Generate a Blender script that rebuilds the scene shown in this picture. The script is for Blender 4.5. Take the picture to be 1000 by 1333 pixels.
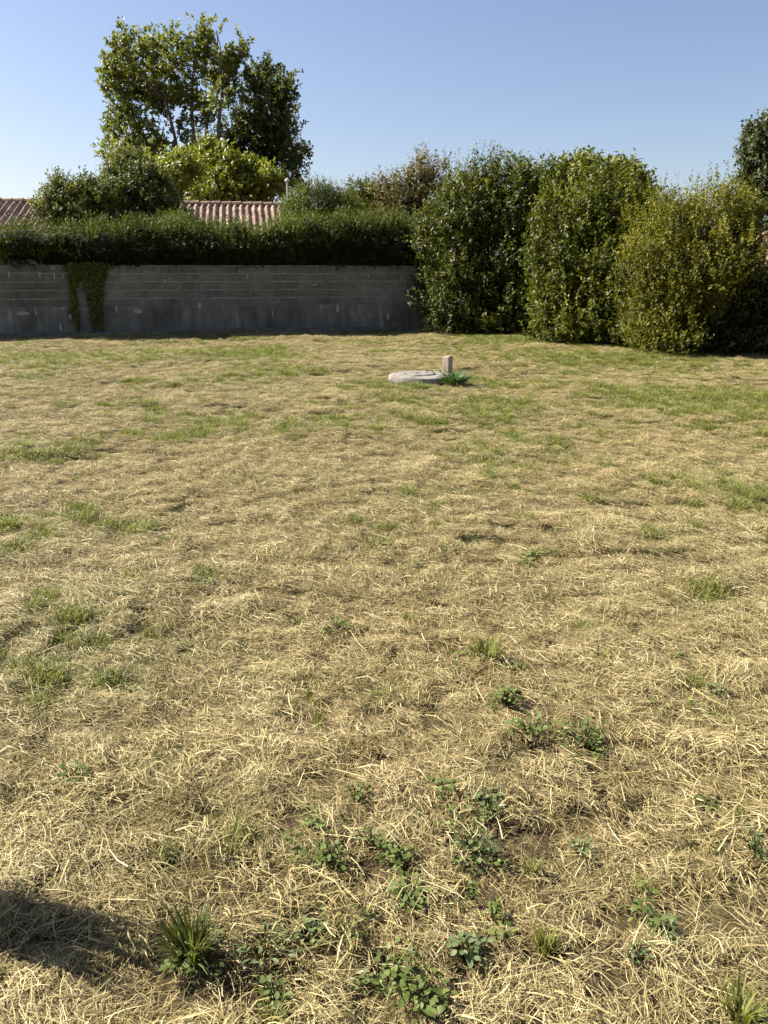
import bpy, math
import numpy as np
from mathutils import Vector, Matrix

sc = bpy.context.scene
for o in list(bpy.data.objects):
    bpy.data.objects.remove(o)
COL = sc.collection
R = math.radians

# ------------------------------------------------------------------ camera
FPX, CX, CY, PITCH, EYE = 1000.0, 500.0, 666.5, R(17.2), 1.5
cam_d = bpy.data.cameras.new('camera')
cam_d.sensor_fit = 'VERTICAL'
cam_d.sensor_height = 24.0
cam_d.lens = 24.0 * FPX / 1333.0
cam_d.clip_start = 0.05
cam_d.clip_end = 3000
cam = bpy.data.objects.new('camera', cam_d)
COL.objects.link(cam)
cam.location = (0, 0, EYE)
cam.rotation_euler = (math.pi / 2 - PITCH, 0, 0)
sc.camera = cam

# ------------------------------------------------------------------ sky, sun, exposure
SUN_EL, SUN_AZ = R(42), R(-75)          # azimuth from +Y, clockwise
w = bpy.data.worlds.new('World')
sc.world = w
w.use_nodes = True
nt = w.node_tree
bg = nt.nodes['Background']
sky = nt.nodes.new('ShaderNodeTexSky')
sky.sky_type = 'NISHITA'
sky.sun_disc = False
sky.sun_elevation = SUN_EL
sky.sun_rotation = SUN_AZ
sky.altitude = 0
sky.air_density = 1.0
sky.dust_density = 1.1
sky.ozone_density = 5.0
wb = nt.nodes.new('ShaderNodeMix'); wb.data_type = 'RGBA'; wb.blend_type = 'MULTIPLY'      # white balance of the whole sky
wb.inputs[0].default_value = 1.0
wb.inputs[7].default_value = (1.2, 1.0, .92, 1)
nt.links.new(sky.outputs[0], wb.inputs[6])
nt.links.new(wb.outputs[2], bg.inputs[0])
bg.inputs[1].default_value = 0.056
sl = bpy.data.lights.new('sun', 'SUN')
sl.energy = 5.0
sl.angle = R(0.53)
sl.color = (1.0, 0.95, 0.86)
sun = bpy.data.objects.new('sun', sl)
COL.objects.link(sun)
sdir = Vector((math.sin(SUN_AZ) * math.cos(SUN_EL), math.cos(SUN_AZ) * math.cos(SUN_EL), math.sin(SUN_EL)))
sun.rotation_euler = sdir.to_track_quat('Z', 'Y').to_euler()
sun.location = sdir * 60
sc.view_settings.view_transform = 'Standard'
sc.view_settings.look = 'None'
sc.view_settings.exposure = 1.6
sc.view_settings.gamma = 1.0
sc.render.engine = 'CYCLES'
sc.cycles.max_bounces = 5
sc.cycles.diffuse_bounces = 2
sc.cycles.transmission_bounces = 3
sc.cycles.transparent_max_bounces = 4

# ------------------------------------------------------------------ helpers
def ray(px, py):
    u, r = CY - py, px - CX
    return np.array([r, FPX * math.cos(PITCH) + u * math.sin(PITCH), -FPX * math.sin(PITCH) + u * math.cos(PITCH)])

def gnd(px, py, z=0.0):
    d = ray(px, py)
    t = (z - EYE) / d[2]
    return np.array([d[0] * t, d[1] * t, z])

def at(px, py, depth):
    d = ray(px, py)
    t = depth / d[1]
    return np.array([d[0] * t, depth, EYE + d[2] * t])

def pxm(depth):
    return depth / FPX * 1.02

def hash2(ix, iy, seed):
    h = (ix.astype(np.int64) * 374761393 + iy.astype(np.int64) * 668265263 + seed * 1442695041) & 0x7fffffff
    h = ((h ^ (h >> 13)) * 1274126177) & 0x7fffffff
    h = (h ^ (h >> 16)) & 0x7fffffff
    return h / 0x7fffffff

def vnoise(x, y, seed=0):
    x = np.asarray(x, float); y = np.asarray(y, float)
    ix, iy = np.floor(x), np.floor(y)
    fx, fy = x - ix, y - iy
    fx = fx * fx * (3 - 2 * fx); fy = fy * fy * (3 - 2 * fy)
    a = hash2(ix, iy, seed); b = hash2(ix + 1, iy, seed)
    c = hash2(ix, iy + 1, seed); d = hash2(ix + 1, iy + 1, seed)
    return (a * (1 - fx) + b * fx) * (1 - fy) + (c * (1 - fx) + d * fx) * fy

def ground_h(x, y):
    x, y = .83 * np.asarray(x, float) + .56 * np.asarray(y, float), -.56 * np.asarray(x, float) + .83 * np.asarray(y, float)
    return (0.10 * (vnoise(x * .35, y * .35, 1) - .5) + 0.055 * (vnoise(x * 1.1, y * 1.1, 2) - .5)
            + 0.04 * (vnoise(x * 2.6, y * 2.6, 3) - .5))

def gz(x, y):
    return float(ground_h(np.array([x]), np.array([y]))[0])

def nrm(v):
    return v / np.maximum(np.linalg.norm(v, axis=-1, keepdims=True), 1e-9)

def mesh_np(name, V, F, attrs=None, smooth=False):
    """V (n,3); F list of arrays, each (m,k)"""
    me = bpy.data.meshes.new(name)
    V = np.ascontiguousarray(V, np.float32)
    me.vertices.add(len(V))
    me.vertices.foreach_set('co', V.ravel())
    F = [f for f in F if len(f)]
    nl = sum(f.size for f in F)
    npoly = sum(len(f) for f in F)
    if npoly:
        me.loops.add(nl)
        me.polygons.add(npoly)
        idx = np.concatenate([f.ravel() for f in F]).astype(np.int32)
        tot = np.concatenate([np.full(len(f), f.shape[1]) for f in F])
        start = np.concatenate([[0], np.cumsum(tot)[:-1]]).astype(np.int32)
        me.loops.foreach_set('vertex_index', idx)
        me.polygons.foreach_set('loop_start', start)
        if smooth:
            me.polygons.foreach_set('use_smooth', np.ones(npoly, bool))
    me.update(calc_edges=True)
    for k, a in (attrs or {}).items():
        a = np.asarray(a)
        if a.ndim == 2:
            t = me.attributes.new(k, 'FLOAT_VECTOR', 'POINT')
            t.data.foreach_set('vector', np.ascontiguousarray(a, np.float32).ravel())
        elif a.dtype.kind in 'iu':
            t = me.attributes.new(k, 'INT', 'POINT')
            t.data.foreach_set('value', a.astype(np.int32))
        else:
            t = me.attributes.new(k, 'FLOAT', 'POINT')
            t.data.foreach_set('value', a.astype(np.float32))
    return me

def link(name, me, mat=None, parent=None, loc=None, rot=None):
    o = bpy.data.objects.new(name, me)
    COL.objects.link(o)
    if mat is not None and me is not None and len(me.materials) == 0:
        me.materials.append(mat)
    if parent: o.parent = parent
    if loc is not None: o.location = tuple(float(c) for c in loc)
    if rot is not None: o.rotation_euler = rot
    return o

def thing(name, label, cat, loc=(0, 0, 0), rotz=0.0, group=None):
    o = bpy.data.objects.new(name, None)
    COL.objects.link(o)
    o.empty_display_size = .2
    o.location = tuple(float(c) for c in loc)
    o.rotation_euler = (0, 0, rotz)
    return tag(o, label, cat, group)

def tag(o, label, cat, group=None, kind=None):
    o['label'] = label
    o['category'] = cat
    if group: o['group'] = group
    if kind: o['kind'] = kind
    return o

class MB:
    def __init__(s): s.v = []; s.f = []
    def add(s, v, f):
        n = len(s.v)
        s.v += [tuple(p) for p in v]
        s.f += [tuple(i + n for i in q) for q in f]
    def box(s, x0, x1, y0, y1, z0, z1, b=0.0):
        if b <= 0:
            v = [(x, y, z) for z in (z0, z1) for y in (y0, y1) for x in (x0, x1)]
            s.add(v, [(0, 2, 3, 1), (4, 5, 7, 6), (0, 1, 5, 4), (2, 6, 7, 3), (0, 4, 6, 2), (1, 3, 7, 5)])
            return
        ring = []
        for (x, y, z, ins) in ((0, 0, 0, 1), (0, 0, 0, 0), (0, 0, 1, 0), (0, 0, 1, 1)):
            zz = [z0, z0 + b, z1 - b, z1][len(ring)]
            i = b if ins else 0
            ring.append([(x0 + i, y0 + i, zz), (x1 - i, y0 + i, zz), (x1 - i, y1 - i, zz), (x0 + i, y1 - i, zz)])
        v = [p for r in ring for p in r]
        f = [(3, 2, 1, 0), (12, 13, 14, 15)]
        for k in range(3):
            for j in range(4):
                a, c = k * 4 + j, k * 4 + (j + 1) % 4
                f.append((a, c, c + 4, a + 4))
        s.add(v, f)
    def lathe(s, prof, n=32, c=(0, 0)):
        v = []; f = []
        for r, z in prof:
            for k in range(n):
                a = 2 * math.pi * k / n
                v.append((c[0] + r * math.cos(a), c[1] + r * math.sin(a), z))
        for i in range(len(prof) - 1):
            for k in range(n):
                a, b = i * n + k, i * n + (k + 1) % n
                f.append((a, b, b + n, a + n))
        s.add(v, f)
        m = len(s.v)
        s.f.append(tuple(m - n + k for k in range(n)))
    def tube(s, pts, rad, n=6):
        pts = [np.array(p, float) for p in pts]
        v = []; f = []
        for i, p in enumerate(pts):
            t = pts[min(i + 1, len(pts) - 1)] - pts[max(i - 1, 0)]
            t = t / max(np.linalg.norm(t), 1e-9)
            a = np.cross(t, [0.3, 1, 0.1]); a /= max(np.linalg.norm(a), 1e-9)
            b = np.cross(t, a)
            for k in range(n):
                g = 2 * math.pi * k / n
                v.append(p + rad[i] * (a * math.cos(g) + b * math.sin(g)))
        for i in range(len(pts) - 1):
            for k in range(n):
                x, y = i * n + k, i * n + (k + 1) % n
                f.append((x, y, y + n, x + n))
        f.append(tuple(range(n))[::-1]); f.append(tuple((len(pts) - 1) * n + k for k in range(n)))
        s.add(v, f)
    def mesh(s, name, smooth=False):
        me = bpy.data.meshes.new(name)
        me.from_pydata(s.v, [], s.f)
        if smooth:
            me.polygons.foreach_set('use_smooth', np.ones(len(me.polygons), bool))
        me.update()
        return me

# ------------------------------------------------------------------ materials
def newmat(name):
    m = bpy.data.materials.new(name)
    m.use_nodes = True
    n = m.node_tree
    return m, n, n.nodes['Principled BSDF'], n.nodes['Material Output']

def ramp(n, fac, stops):
    r = n.nodes.new('ShaderNodeValToRGB')
    e = r.color_ramp.elements
    while len(e) < len(stops): e.new(.5)
    for k, (p, c) in enumerate(stops):
        e[k].position = p
        e[k].color = (*c, 1)
    n.links.new(fac, r.inputs[0])
    return r.outputs[0]

def noise(n, scale, detail=4, vec=None, rough=.55):
    t = n.nodes.new('ShaderNodeTexNoise')
    t.inputs['Scale'].default_value = scale
    t.inputs['Detail'].default_value = detail
    t.inputs['Roughness'].default_value = rough
    if vec is not None: n.links.new(vec, t.inputs['Vector'])
    return t.outputs[0]

def mth(n, op, a, b):
    t = n.nodes.new('ShaderNodeMath'); t.operation = op
    for i, v in enumerate((a, b)):
        if isinstance(v, (int, float)): t.inputs[i].default_value = v
        else: n.links.new(v, t.inputs[i])
    return t.outputs[0]

def mixc(n, fac, a, b, mode='MIX'):
    t = n.nodes.new('ShaderNodeMix'); t.data_type = 'RGBA'; t.blend_type = mode
    for i, v in ((0, fac), (6, a), (7, b)):
        if isinstance(v, (int, float)): t.inputs[i].default_value = v
        elif isinstance(v, tuple): t.inputs[i].default_value = (*v, 1)
        else: n.links.new(v, t.inputs[i])
    return t.outputs[2]

def attr(n, name, typ='GEOMETRY'):
    t = n.nodes.new('ShaderNodeAttribute')
    t.attribute_name = name
    t.attribute_type = typ
    return t.outputs['Fac']

def texco(n, which='Object'):
    return n.nodes.new('ShaderNodeTexCoord').outputs[which]

def bump(n, p, height, strength, dist=.01):
    b = n.nodes.new('ShaderNodeBump')
    b.inputs['Strength'].default_value = strength
    b.inputs['Distance'].default_value = dist
    n.links.new(height, b.inputs['Height'])
    n.links.new(b.outputs[0], p.inputs['Normal'])

def leafmat(name, c0, c1, c2, rough=.5, transl=.3, spec=.35):
    m, n, p, out = newmat(name)
    col = ramp(n, attr(n, 'tint'), [(0, c0), (.5, c1), (1, c2)])
    n.links.new(col, p.inputs['Base Color'])
    p.inputs['Roughness'].default_value = rough
    p.inputs['Specular IOR Level'].default_value = spec
    tr = n.nodes.new('ShaderNodeBsdfTranslucent')
    tc = mixc(n, 1.0, col, (1.25, 1.3, .55), 'MULTIPLY')
    n.links.new(tc, tr.inputs[0])
    mx = n.nodes.new('ShaderNodeMixShader')
    mx.inputs[0].default_value = transl
    n.links.new(p.outputs[0], mx.inputs[1]); n.links.new(tr.outputs[0], mx.inputs[2])
    n.links.new(mx.outputs[0], out.inputs[0])
    return m

def simplemat(name, stops, scale=3, detail=5, rough=.85, bs=.4, bd=.01, bscale=None, rand=0.0):
    m, n, p, out = newmat(name)
    co = texco(n)
    f = noise(n, scale, detail, co, .65)
    if rand:
        oi = n.nodes.new('ShaderNodeObjectInfo').outputs['Random']
        f = mth(n, 'ADD', f, mth(n, 'MULTIPLY', mth(n, 'SUBTRACT', oi, .5), rand))
    n.links.new(ramp(n, f, stops), p.inputs['Base Color'])
    p.inputs['Roughness'].default_value = rough
    p.inputs['Specular IOR Level'].default_value = .25
    bump(n, p, noise(n, bscale or scale * 8, 6, co, .7), bs, bd)
    return m

M_bark = simplemat('bark', [(.3, (.07, .055, .04)), (.7, (.16, .13, .10))], 6, bs=.6)
M_twig = simplemat('twig', [(.3, (.028, .022, .014)), (.7, (.06, .047, .03))], 9)
M_deadtwig = simplemat('dead_twig', [(.3, (.16, .14, .12)), (.7, (.30, .27, .24))], 9)

# ground
m, n, p, out = newmat('soil_thatch')
co = texco(n)
a = noise(n, 1.3, 6, co, .65); b = noise(n, 38, 6, co, .75)
c1 = ramp(n, b, [(.30, (.035, .024, .013)), (.5, (.09, .065, .033)), (.72, (.19, .14, .072))])
c2 = ramp(n, b, [(.30, (.03, .03, .012)), (.5, (.10, .095, .035)), (.72, (.2, .18, .075))])
n.links.new(mixc(n, ramp(n, a, [(.45, (0, 0, 0)), (.62, (1, 1, 1))]), c1, c2), p.inputs['Base Color'])
p.inputs['Roughness'].default_value = .95
p.inputs['Specular IOR Level'].default_value = .1
bump(n, p, noise(n, 60, 8, co, .8), .8, .02)
M_ground = m

# straw: per-blade tint, per-clump greenness from the instancer
m, n, p, out = newmat('dry_straw')
t = attr(n, 'tint')
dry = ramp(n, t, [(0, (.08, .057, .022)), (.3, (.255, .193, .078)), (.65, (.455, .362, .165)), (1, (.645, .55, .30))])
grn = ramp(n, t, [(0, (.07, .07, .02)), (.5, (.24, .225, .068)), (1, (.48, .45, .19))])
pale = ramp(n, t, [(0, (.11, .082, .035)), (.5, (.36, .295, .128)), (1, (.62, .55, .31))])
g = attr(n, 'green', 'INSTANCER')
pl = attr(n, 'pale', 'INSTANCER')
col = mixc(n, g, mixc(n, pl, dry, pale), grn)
n.links.new(col, p.inputs['Base Color'])
p.inputs['Roughness'].default_value = .55
p.inputs['Specular IOR Level'].default_value = .3
tr = n.nodes.new('ShaderNodeBsdfTranslucent'); n.links.new(col, tr.inputs[0])
mx = n.nodes.new('ShaderNodeMixShader'); mx.inputs[0].default_value = .18
n.links.new(p.outputs[0], mx.inputs[1]); n.links.new(tr.outputs[0], mx.inputs[2]); n.links.new(mx.outputs[0], out.inputs[0])
M_straw = m

M_grass = leafmat('green_grass', (.065, .075, .016), (.16, .175, .04), (.32, .31, .105), .55, .35, .2)
M_tuft_dark = leafmat('dark_tuft', (.02, .05, .012), (.05, .105, .025), (.12, .19, .05), .42, .3, .4)
M_tuft_olive = leafmat('olive_tuft', (.03, .042, .010), (.07, .085, .018), (.17, .18, .05), .5, .3, .3)
M_weed = leafmat('weed_leaf', (.045, .065, .014), (.095, .125, .027), (.18, .205, .055), .55, .25, .25)
M_weed2 = leafmat('weed_leaf_bluish', (.055, .075, .03), (.105, .135, .05), (.18, .215, .09), .55, .22, .25)
M_laurel = leafmat('laurel_leaf', (.028, .035, .006), (.064, .076, .010), (.155, .162, .024), .5, .3, .24)
M_laurel2 = leafmat('laurel_leaf_fresh', (.036, .044, .006), (.083, .096, .012), (.19, .19, .028), .5, .32, .22)
M_privet = leafmat('privet_leaf', (.055, .058, .008), (.118, .116, .014), (.225, .205, .03), .52, .32, .18)
M_darkbush = leafmat('dark_leaf', (.014, .018, .005), (.03, .036, .009), (.06, .066, .018), .5, .2, .25)
M_conifer = leafmat('conifer_needles', (.012, .017, .004), (.036, .050, .009), (.135, .155, .026), .6, .18, .15)
M_poplar = leafmat('poplar_leaf', (.07, .083, .018), (.15, .168, .038), (.27, .28, .08), .5, .35, .3)
M_poplar2 = leafmat('dark_tree_leaf', (.036, .046, .013), (.082, .096, .026), (.165, .175, .055), .52, .32, .28)
M_lime = leafmat('lime_leaf', (.07, .09, .012), (.15, .168, .02), (.27, .268, .036), .45, .35)
M_shrub = leafmat('shrub_leaf', (.042, .052, .01), (.09, .105, .02), (.17, .18, .04), .55, .28, .18)
M_rust = leafmat('rusty_leaf', (.06, .058, .016), (.125, .105, .035), (.24, .165, .085), .5, .3, .25)
M_farleaf = leafmat('far_leaf', (.035, .048, .022), (.075, .092, .04), (.14, .155, .075), .5, .25, .25)
M_yellowtree = leafmat('yellow_green_leaf', (.06, .08, .012), (.13, .145, .025), (.25, .23, .05), .45, .32)
M_flower = simplemat('pink_flower', [(.3, (.45, .2, .22)), (.7, (.6, .35, .35))], 9)

m, n, p, out = newmat('concrete_block')
gp = n.nodes.new('ShaderNodeNewGeometry').outputs['Position']
f = mth(n, 'ADD', mth(n, 'MULTIPLY', noise(n, .55, 6, gp, .7), .6), mth(n, 'MULTIPLY', noise(n, 7, 7, gp, .7), .4))
oi = n.nodes.new('ShaderNodeObjectInfo').outputs['Random']
f = mth(n, 'ADD', f, mth(n, 'MULTIPLY', mth(n, 'SUBTRACT', oi, .5), .07))
n.links.new(ramp(n, f, [(.32, (.075, .066, .05)), (.46, (.13, .117, .093)), (.58, (.19, .173, .14)), (.70, (.32, .30, .25))]), p.inputs['Base Color'])
p.inputs['Roughness'].default_value = .94
p.inputs['Specular IOR Level'].default_value = .2
bump(n, p, noise(n, 60, 6, gp, .7), .7, .006)
M_block = m
M_mortar = simplemat('mortar', [(.3, (.17, .155, .125)), (.7, (.32, .295, .245))], 7, 6, .95, .6, .006)
M_smear = simplemat('cement_smear', [(.3, (.22, .205, .17)), (.7, (.42, .395, .335))], 14, 6, .95, .6, .006)
# rendered base: vertical streaks + blotches
m, n, p, out = newmat('rough_render')
co = texco(n)
mp = n.nodes.new('ShaderNodeMapping'); mp.inputs['Scale'].default_value = (1, 1, .22)
n.links.new(co, mp.inputs[0])
f1 = noise(n, 3.2, 6, mp.outputs[0], .7); f2 = noise(n, 1.1, 5, co, .6)
f = mth(n, 'ADD', mth(n, 'MULTIPLY', f1, .6), mth(n, 'MULTIPLY', f2, .4))
n.links.new(ramp(n, f, [(.38, (.075, .066, .05)), (.48, (.125, .112, .088)), (.57, (.175, .16, .128)), (.65, (.36, .335, .28))]), p.inputs['Base Color'])
p.inputs['Roughness'].default_value = .95
bump(n, p, noise(n, 40, 8, co, .75), .7, .012)
M_render = m
M_footing = simplemat('earthy_concrete', [(.3, (.07, .06, .042)), (.7, (.16, .14, .105))], 4, 7, .95, .8, .02, 25)
M_concrete = simplemat('weathered_concrete', [(.34, (.08, .07, .056)), (.5, (.185, .168, .145)), (.66, (.29, .268, .235))], 6, 8, .92, .7, .006, 70)
M_post = simplemat('weathered_post', [(.3, (.22, .18, .135)), (.7, (.40, .34, .27))], 8, 7, .9, .6, .005, 60)
M_rusty = simplemat('rusty_iron', [(.3, (.05, .03, .02)), (.7, (.14, .07, .04))], 20, 5, .8)
M_housewall = simplemat('cream_render', [(.3, (.55, .5, .42)), (.7, (.7, .65, .56))], 2, 5, .9, .3)
M_metal = simplemat('grey_zinc', [(.3, (.32, .33, .34)), (.7, (.48, .49, .5))], 5, 4, .5, .1)
M_white = simplemat('white_pipe', [(.3, (.34, .34, .33)), (.7, (.45, .45, .44))], 5, 4, .5, .1)
m, n, p, out = newmat('terracotta')
co = texco(n)
f = mth(n, 'ADD', mth(n, 'MULTIPLY', noise(n, 2.6, 8, co, .75), .75), mth(n, 'MULTIPLY', attr(n, 'tint'), .25))
n.links.new(ramp(n, f, [(.3, (.13, .085, .06)), (.43, (.27, .165, .11)), (.56, (.36, .235, .16)), (.68, (.48, .36, .26))]), p.inputs['Base Color'])
p.inputs['Roughness'].default_value = .85
M_tile = m

# ------------------------------------------------------------------ ground sheet
def graded(lo, hi, step, far_lo, far_hi):
    a = list(np.arange(lo, hi + 1e-6, step))
    s, x = step, a[-1]
    while x < far_hi: s *= 1.5; x += s; a.append(x)
    s, x, pre = step, lo, []
    while x > far_lo: s *= 1.5; x -= s; pre.append(x)
    return np.array(pre[::-1] + a)
gx, gy = graded(-10.5, 10.5, .1, -600, 600), graded(.4, 23, .1, -300, 900)
X, Y = np.meshgrid(gx, gy)
Z = ground_h(X, Y) - .008
nx, ny = len(gx), len(gy)
I = np.arange(nx * ny).reshape(ny, nx)
F = np.stack([I[:-1, :-1], I[:-1, 1:], I[1:, 1:], I[1:, :-1]], -1).reshape(-1, 4)
go = link('ground', mesh_np('ground', np.stack([X, Y, Z], -1).reshape(-1, 3), [F], smooth=True), M_ground)
go['kind'] = 'structure'

# ------------------------------------------------------------------ wall of concrete blocks
WA, WB = gnd(0, 440), gnd(556, 431)
wdir = (WB - WA); wdir /= np.linalg.norm(wdir)
wrot = math.atan2(wdir[1], wdir[0])
W0 = WA - wdir * 2.6                     # left end, beyond the frame
WLEN = np.linalg.norm(WB - W0) + .9
WH = 1.73
wall = thing('garden_wall', 'grey concrete block wall with a rough rendered base under the hedge', 'wall', W0, wrot)
def wp(u, out=0.0, z=0.0):               # wall coordinates -> world; out towards the lawn
    return W0 + wdir * u + np.array([wdir[1], -wdir[0], 0]) * out + np.array([0, 0, z])
rng = np.random.default_rng(5)
mb = MB(); mb.box(0, WLEN, .006, .19, .70, WH - .012)
link('mortar_core', mb.mesh('mortar_core'), M_mortar, wall)
# rendered base as a lumpy sheet box
nu, nv = 160, 14
uu, vv = np.meshgrid(np.linspace(0, WLEN, nu), np.linspace(-.25, .725, nv))
yy = -.012 - .03 * (vnoise(uu * 1.7, vv * 2.5, 11) - .5) - .016 * (vnoise(uu * 6, vv * 6, 12) - .5)
yy += .012 * ((np.abs((uu % 2.55) - 1.2) < .02))
V1 = np.stack([uu, yy, vv], -1).reshape(-1, 3)
V2 = V1.copy(); V2[:, 1] = .2
I = np.arange(nu * nv).reshape(nv, nu)
F1 = np.stack([I[:-1, :-1], I[:-1, 1:], I[1:, 1:], I[1:, :-1]], -1).reshape(-1, 4)
top = np.stack([I[-1, :-1], I[-1, 1:], I[-1, 1:] + nu * nv, I[-1, :-1] + nu * nv], -1)
s0 = np.stack([I[:-1, 0], I[1:, 0], I[1:, 0] + nu * nv, I[:-1, 0] + nu * nv], -1)
s1 = np.stack([I[:-1, -1], I[1:, -1], I[1:, -1] + nu * nv, I[:-1, -1] + nu * nv], -1)
link('rendered_base', mesh_np('rendered_base', np.concatenate([V1, V2]), [F1, F1[:, ::-1] + nu * nv, top, s0, s1], smooth=False), M_render, wall)
# footing: rough strip
vv2 = np.array([-.25, 0.04, .11, .13])
uu, kk = np.meshgrid(np.linspace(0, WLEN, nu), np.arange(4))
hh = .10 + .06 * vnoise(uu * .6, uu * 0, 21)
zz = np.choose(kk, [-.25 + 0 * hh, hh * .6, hh, hh + .01])
ye = np.choose(kk, [-.16 + 0 * hh, -.14 + 0 * hh, -.09 + 0 * hh, .05 + 0 * hh]) - .05 * (vnoise(uu * 2.3, kk * 3.0, 22) - .5)
I = np.arange(nu * 4).reshape(4, nu)
F1 = np.stack([I[:-1, :-1], I[:-1, 1:], I[1:, 1:], I[1:, :-1]], -1).reshape(-1, 4)
link('footing', mesh_np('footing', np.stack([uu, ye, zz], -1).reshape(-1, 3), [F1], smooth=True), M_footing, wall)
# blocks, five courses
bl_meshes = []
for k in range(4):
    mb = MB(); mb.box(0, .490, 0, .2, 0, .182, .006 + .003 * k)
    bl_meshes.append(mb.mesh('block'))
    bl_meshes[-1].materials.append(M_block)
half = MB(); half.box(0, .240, 0, .2, 0, .182, .007); half = half.mesh('block'); half.materials.append(M_block)
nb = 0
for c in range(5):
    z = .729 + c * .2
    u = 0.0
    if c % 2:
        link('block', half, None, wall, (0, 0, z)); u = .25
    while u + .5 < WLEN:
        link('block', bl_meshes[rng.integers(4)], None, wall, (u + rng.normal(0, .002), float(np.clip(rng.normal(-.001, .003), -.006, .002)), z + rng.normal(0, .0015)),
             (0, rng.normal(0, .003), 0))
        u += .5
# pale cement smears left on the joints and on the rendered base
def wall_uz(px, py):
    d = ray(px, py)
    A = np.array([[d[0], -wdir[0]], [d[1], -wdir[1]]])
    s_, u_ = np.linalg.solve(A, W0[:2])
    return u_, EYE + d[2] * s_
for px, py, w_, h_ in [(12, 358, .05, .2), (52, 358, .045, .2), (71, 359, .05, .19), (82, 359, .03, .18), (69, 348, .10, .12), (152, 403, .06, .24), (47, 406, .05, .18), (79, 426, .07, .22), (92, 412, .06, .13),
                       (30, 408, .3, .1), (260, 398, .12, .16), (355, 408, .04, .26), (440, 402, .1, .2), (505, 412, .08, .24), (215, 366, .07, .1), (322, 360, .05, .12), (410, 371, .16, .05), (480, 358, .04, .15), (180, 405, .2, .12)]:
    u_, z_ = wall_uz(px, py)
    k_ = 14
    an = np.linspace(0, 2 * math.pi, k_, endpoint=False)
    rr_ = .75 + .5 * rng.random(k_)
    ox_, oz_ = w_ * .5 * rr_ * np.cos(an), h_ * .5 * rr_ * np.sin(an)
    back = .012
    v = [(0, -.006, 0)] + [(a_ * .7, -.005, b_ * .7) for a_, b_ in zip(ox_, oz_)] + [(a_, back, b_) for a_, b_ in zip(ox_, oz_)]
    f = [(0, 1 + (i + 1) % k_, 1 + i) for i in range(k_)] + [(1 + i, 1 + (i + 1) % k_, 1 + k_ + (i + 1) % k_, 1 + k_ + i) for i in range(k_)]
    mb = MB(); mb.add(v, f)
    link('mortar_smear', mb.mesh('mortar_smear'), M_smear, wall, (u_, -.03 if z_ < .72 else -.008, z_))
# rough cement cap lumps on top at the left
mb = MB()
pts = [(k * .18, .1, WH + .01 + .05 * math.exp(-((k - 17.0) / 4.0) ** 2)) for k in range(22)]
mb.tube(pts, [.085] * 22, 8)
link('cement_cap', mb.mesh('cement_cap', True), M_mortar, wall)

# ------------------------------------------------------------------ foliage
def leaves_mesh(name, P, D, N, L, Wd, tint, fold=True):
    """P base, D direction, N normal -> mesh of leaves"""
    D = nrm(D); S = nrm(np.cross(D, N)); N = np.cross(S, D)
    L = L[:, None]; Wd = Wd[:, None]
    n = len(P)
    if fold:
        T = [P, P + D * L * .45 + S * Wd * .5 + N * Wd * .12, P + D * L - N * L * .12, P + D * L * .45 - S * Wd * .5 + N * Wd * .12, P + D * L * .5 - N * Wd * .06]
        V = np.stack(T, 1).reshape(-1, 3)
        b = (np.arange(n) * 5)[:, None]
        F = np.concatenate([b + np.array([[0, 4, 1]]), b + np.array([[4, 2, 1]]), b + np.array([[0, 3, 4]]), b + np.array([[4, 3, 2]])])
        k = 5
    else:
        T = [P, P + D * L * .5 + S * Wd * .5, P + D * L, P + D * L * .5 - S * Wd * .5]
        V = np.stack(T, 1).reshape(-1, 3)
        F = (np.arange(n) * 4)[:, None] + np.array([[0, 1, 2, 3]])
        k = 4
    return mesh_np(name, V, [F], {'tint': np.repeat(np.clip(tint, 0, 1), k)})

def shoots(rng, B, D, slen, nl, leafL, leafW, tint, ang=.9, tj=.14, up=.35):
    n = len(B)
    t = (np.arange(nl)[None, :] + rng.random((n, nl))) / nl
    Dn = nrm(D)
    P = B[:, None] + Dn[:, None] * (slen[:, None] * t)[..., None]
    rad = nrm(rng.normal(size=(n, nl, 3)))
    rad = nrm(rad - (rad * Dn[:, None]).sum(-1, keepdims=True) * Dn[:, None])
    LD = nrm(Dn[:, None] * .55 + rad * ang + np.array([0, 0, .15]))
    NN = nrm(Dn[:, None] * .6 - rad * .3 + rng.normal(size=(n, nl, 3)) * .45 + np.array([0, 0, up]))
    L = leafL * (.65 + .6 * rng.random((n, nl)))
    W = leafW * (.75 + .5 * rng.random((n, nl)))
    T = tint[:, None] + rng.normal(0, tj, (n, nl)) + .12 * (t - .5)
    f = lambda a: a.reshape(-1, *a.shape[2:])
    return f(P), f(LD), f(NN), f(L), f(W), f(T)

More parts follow.
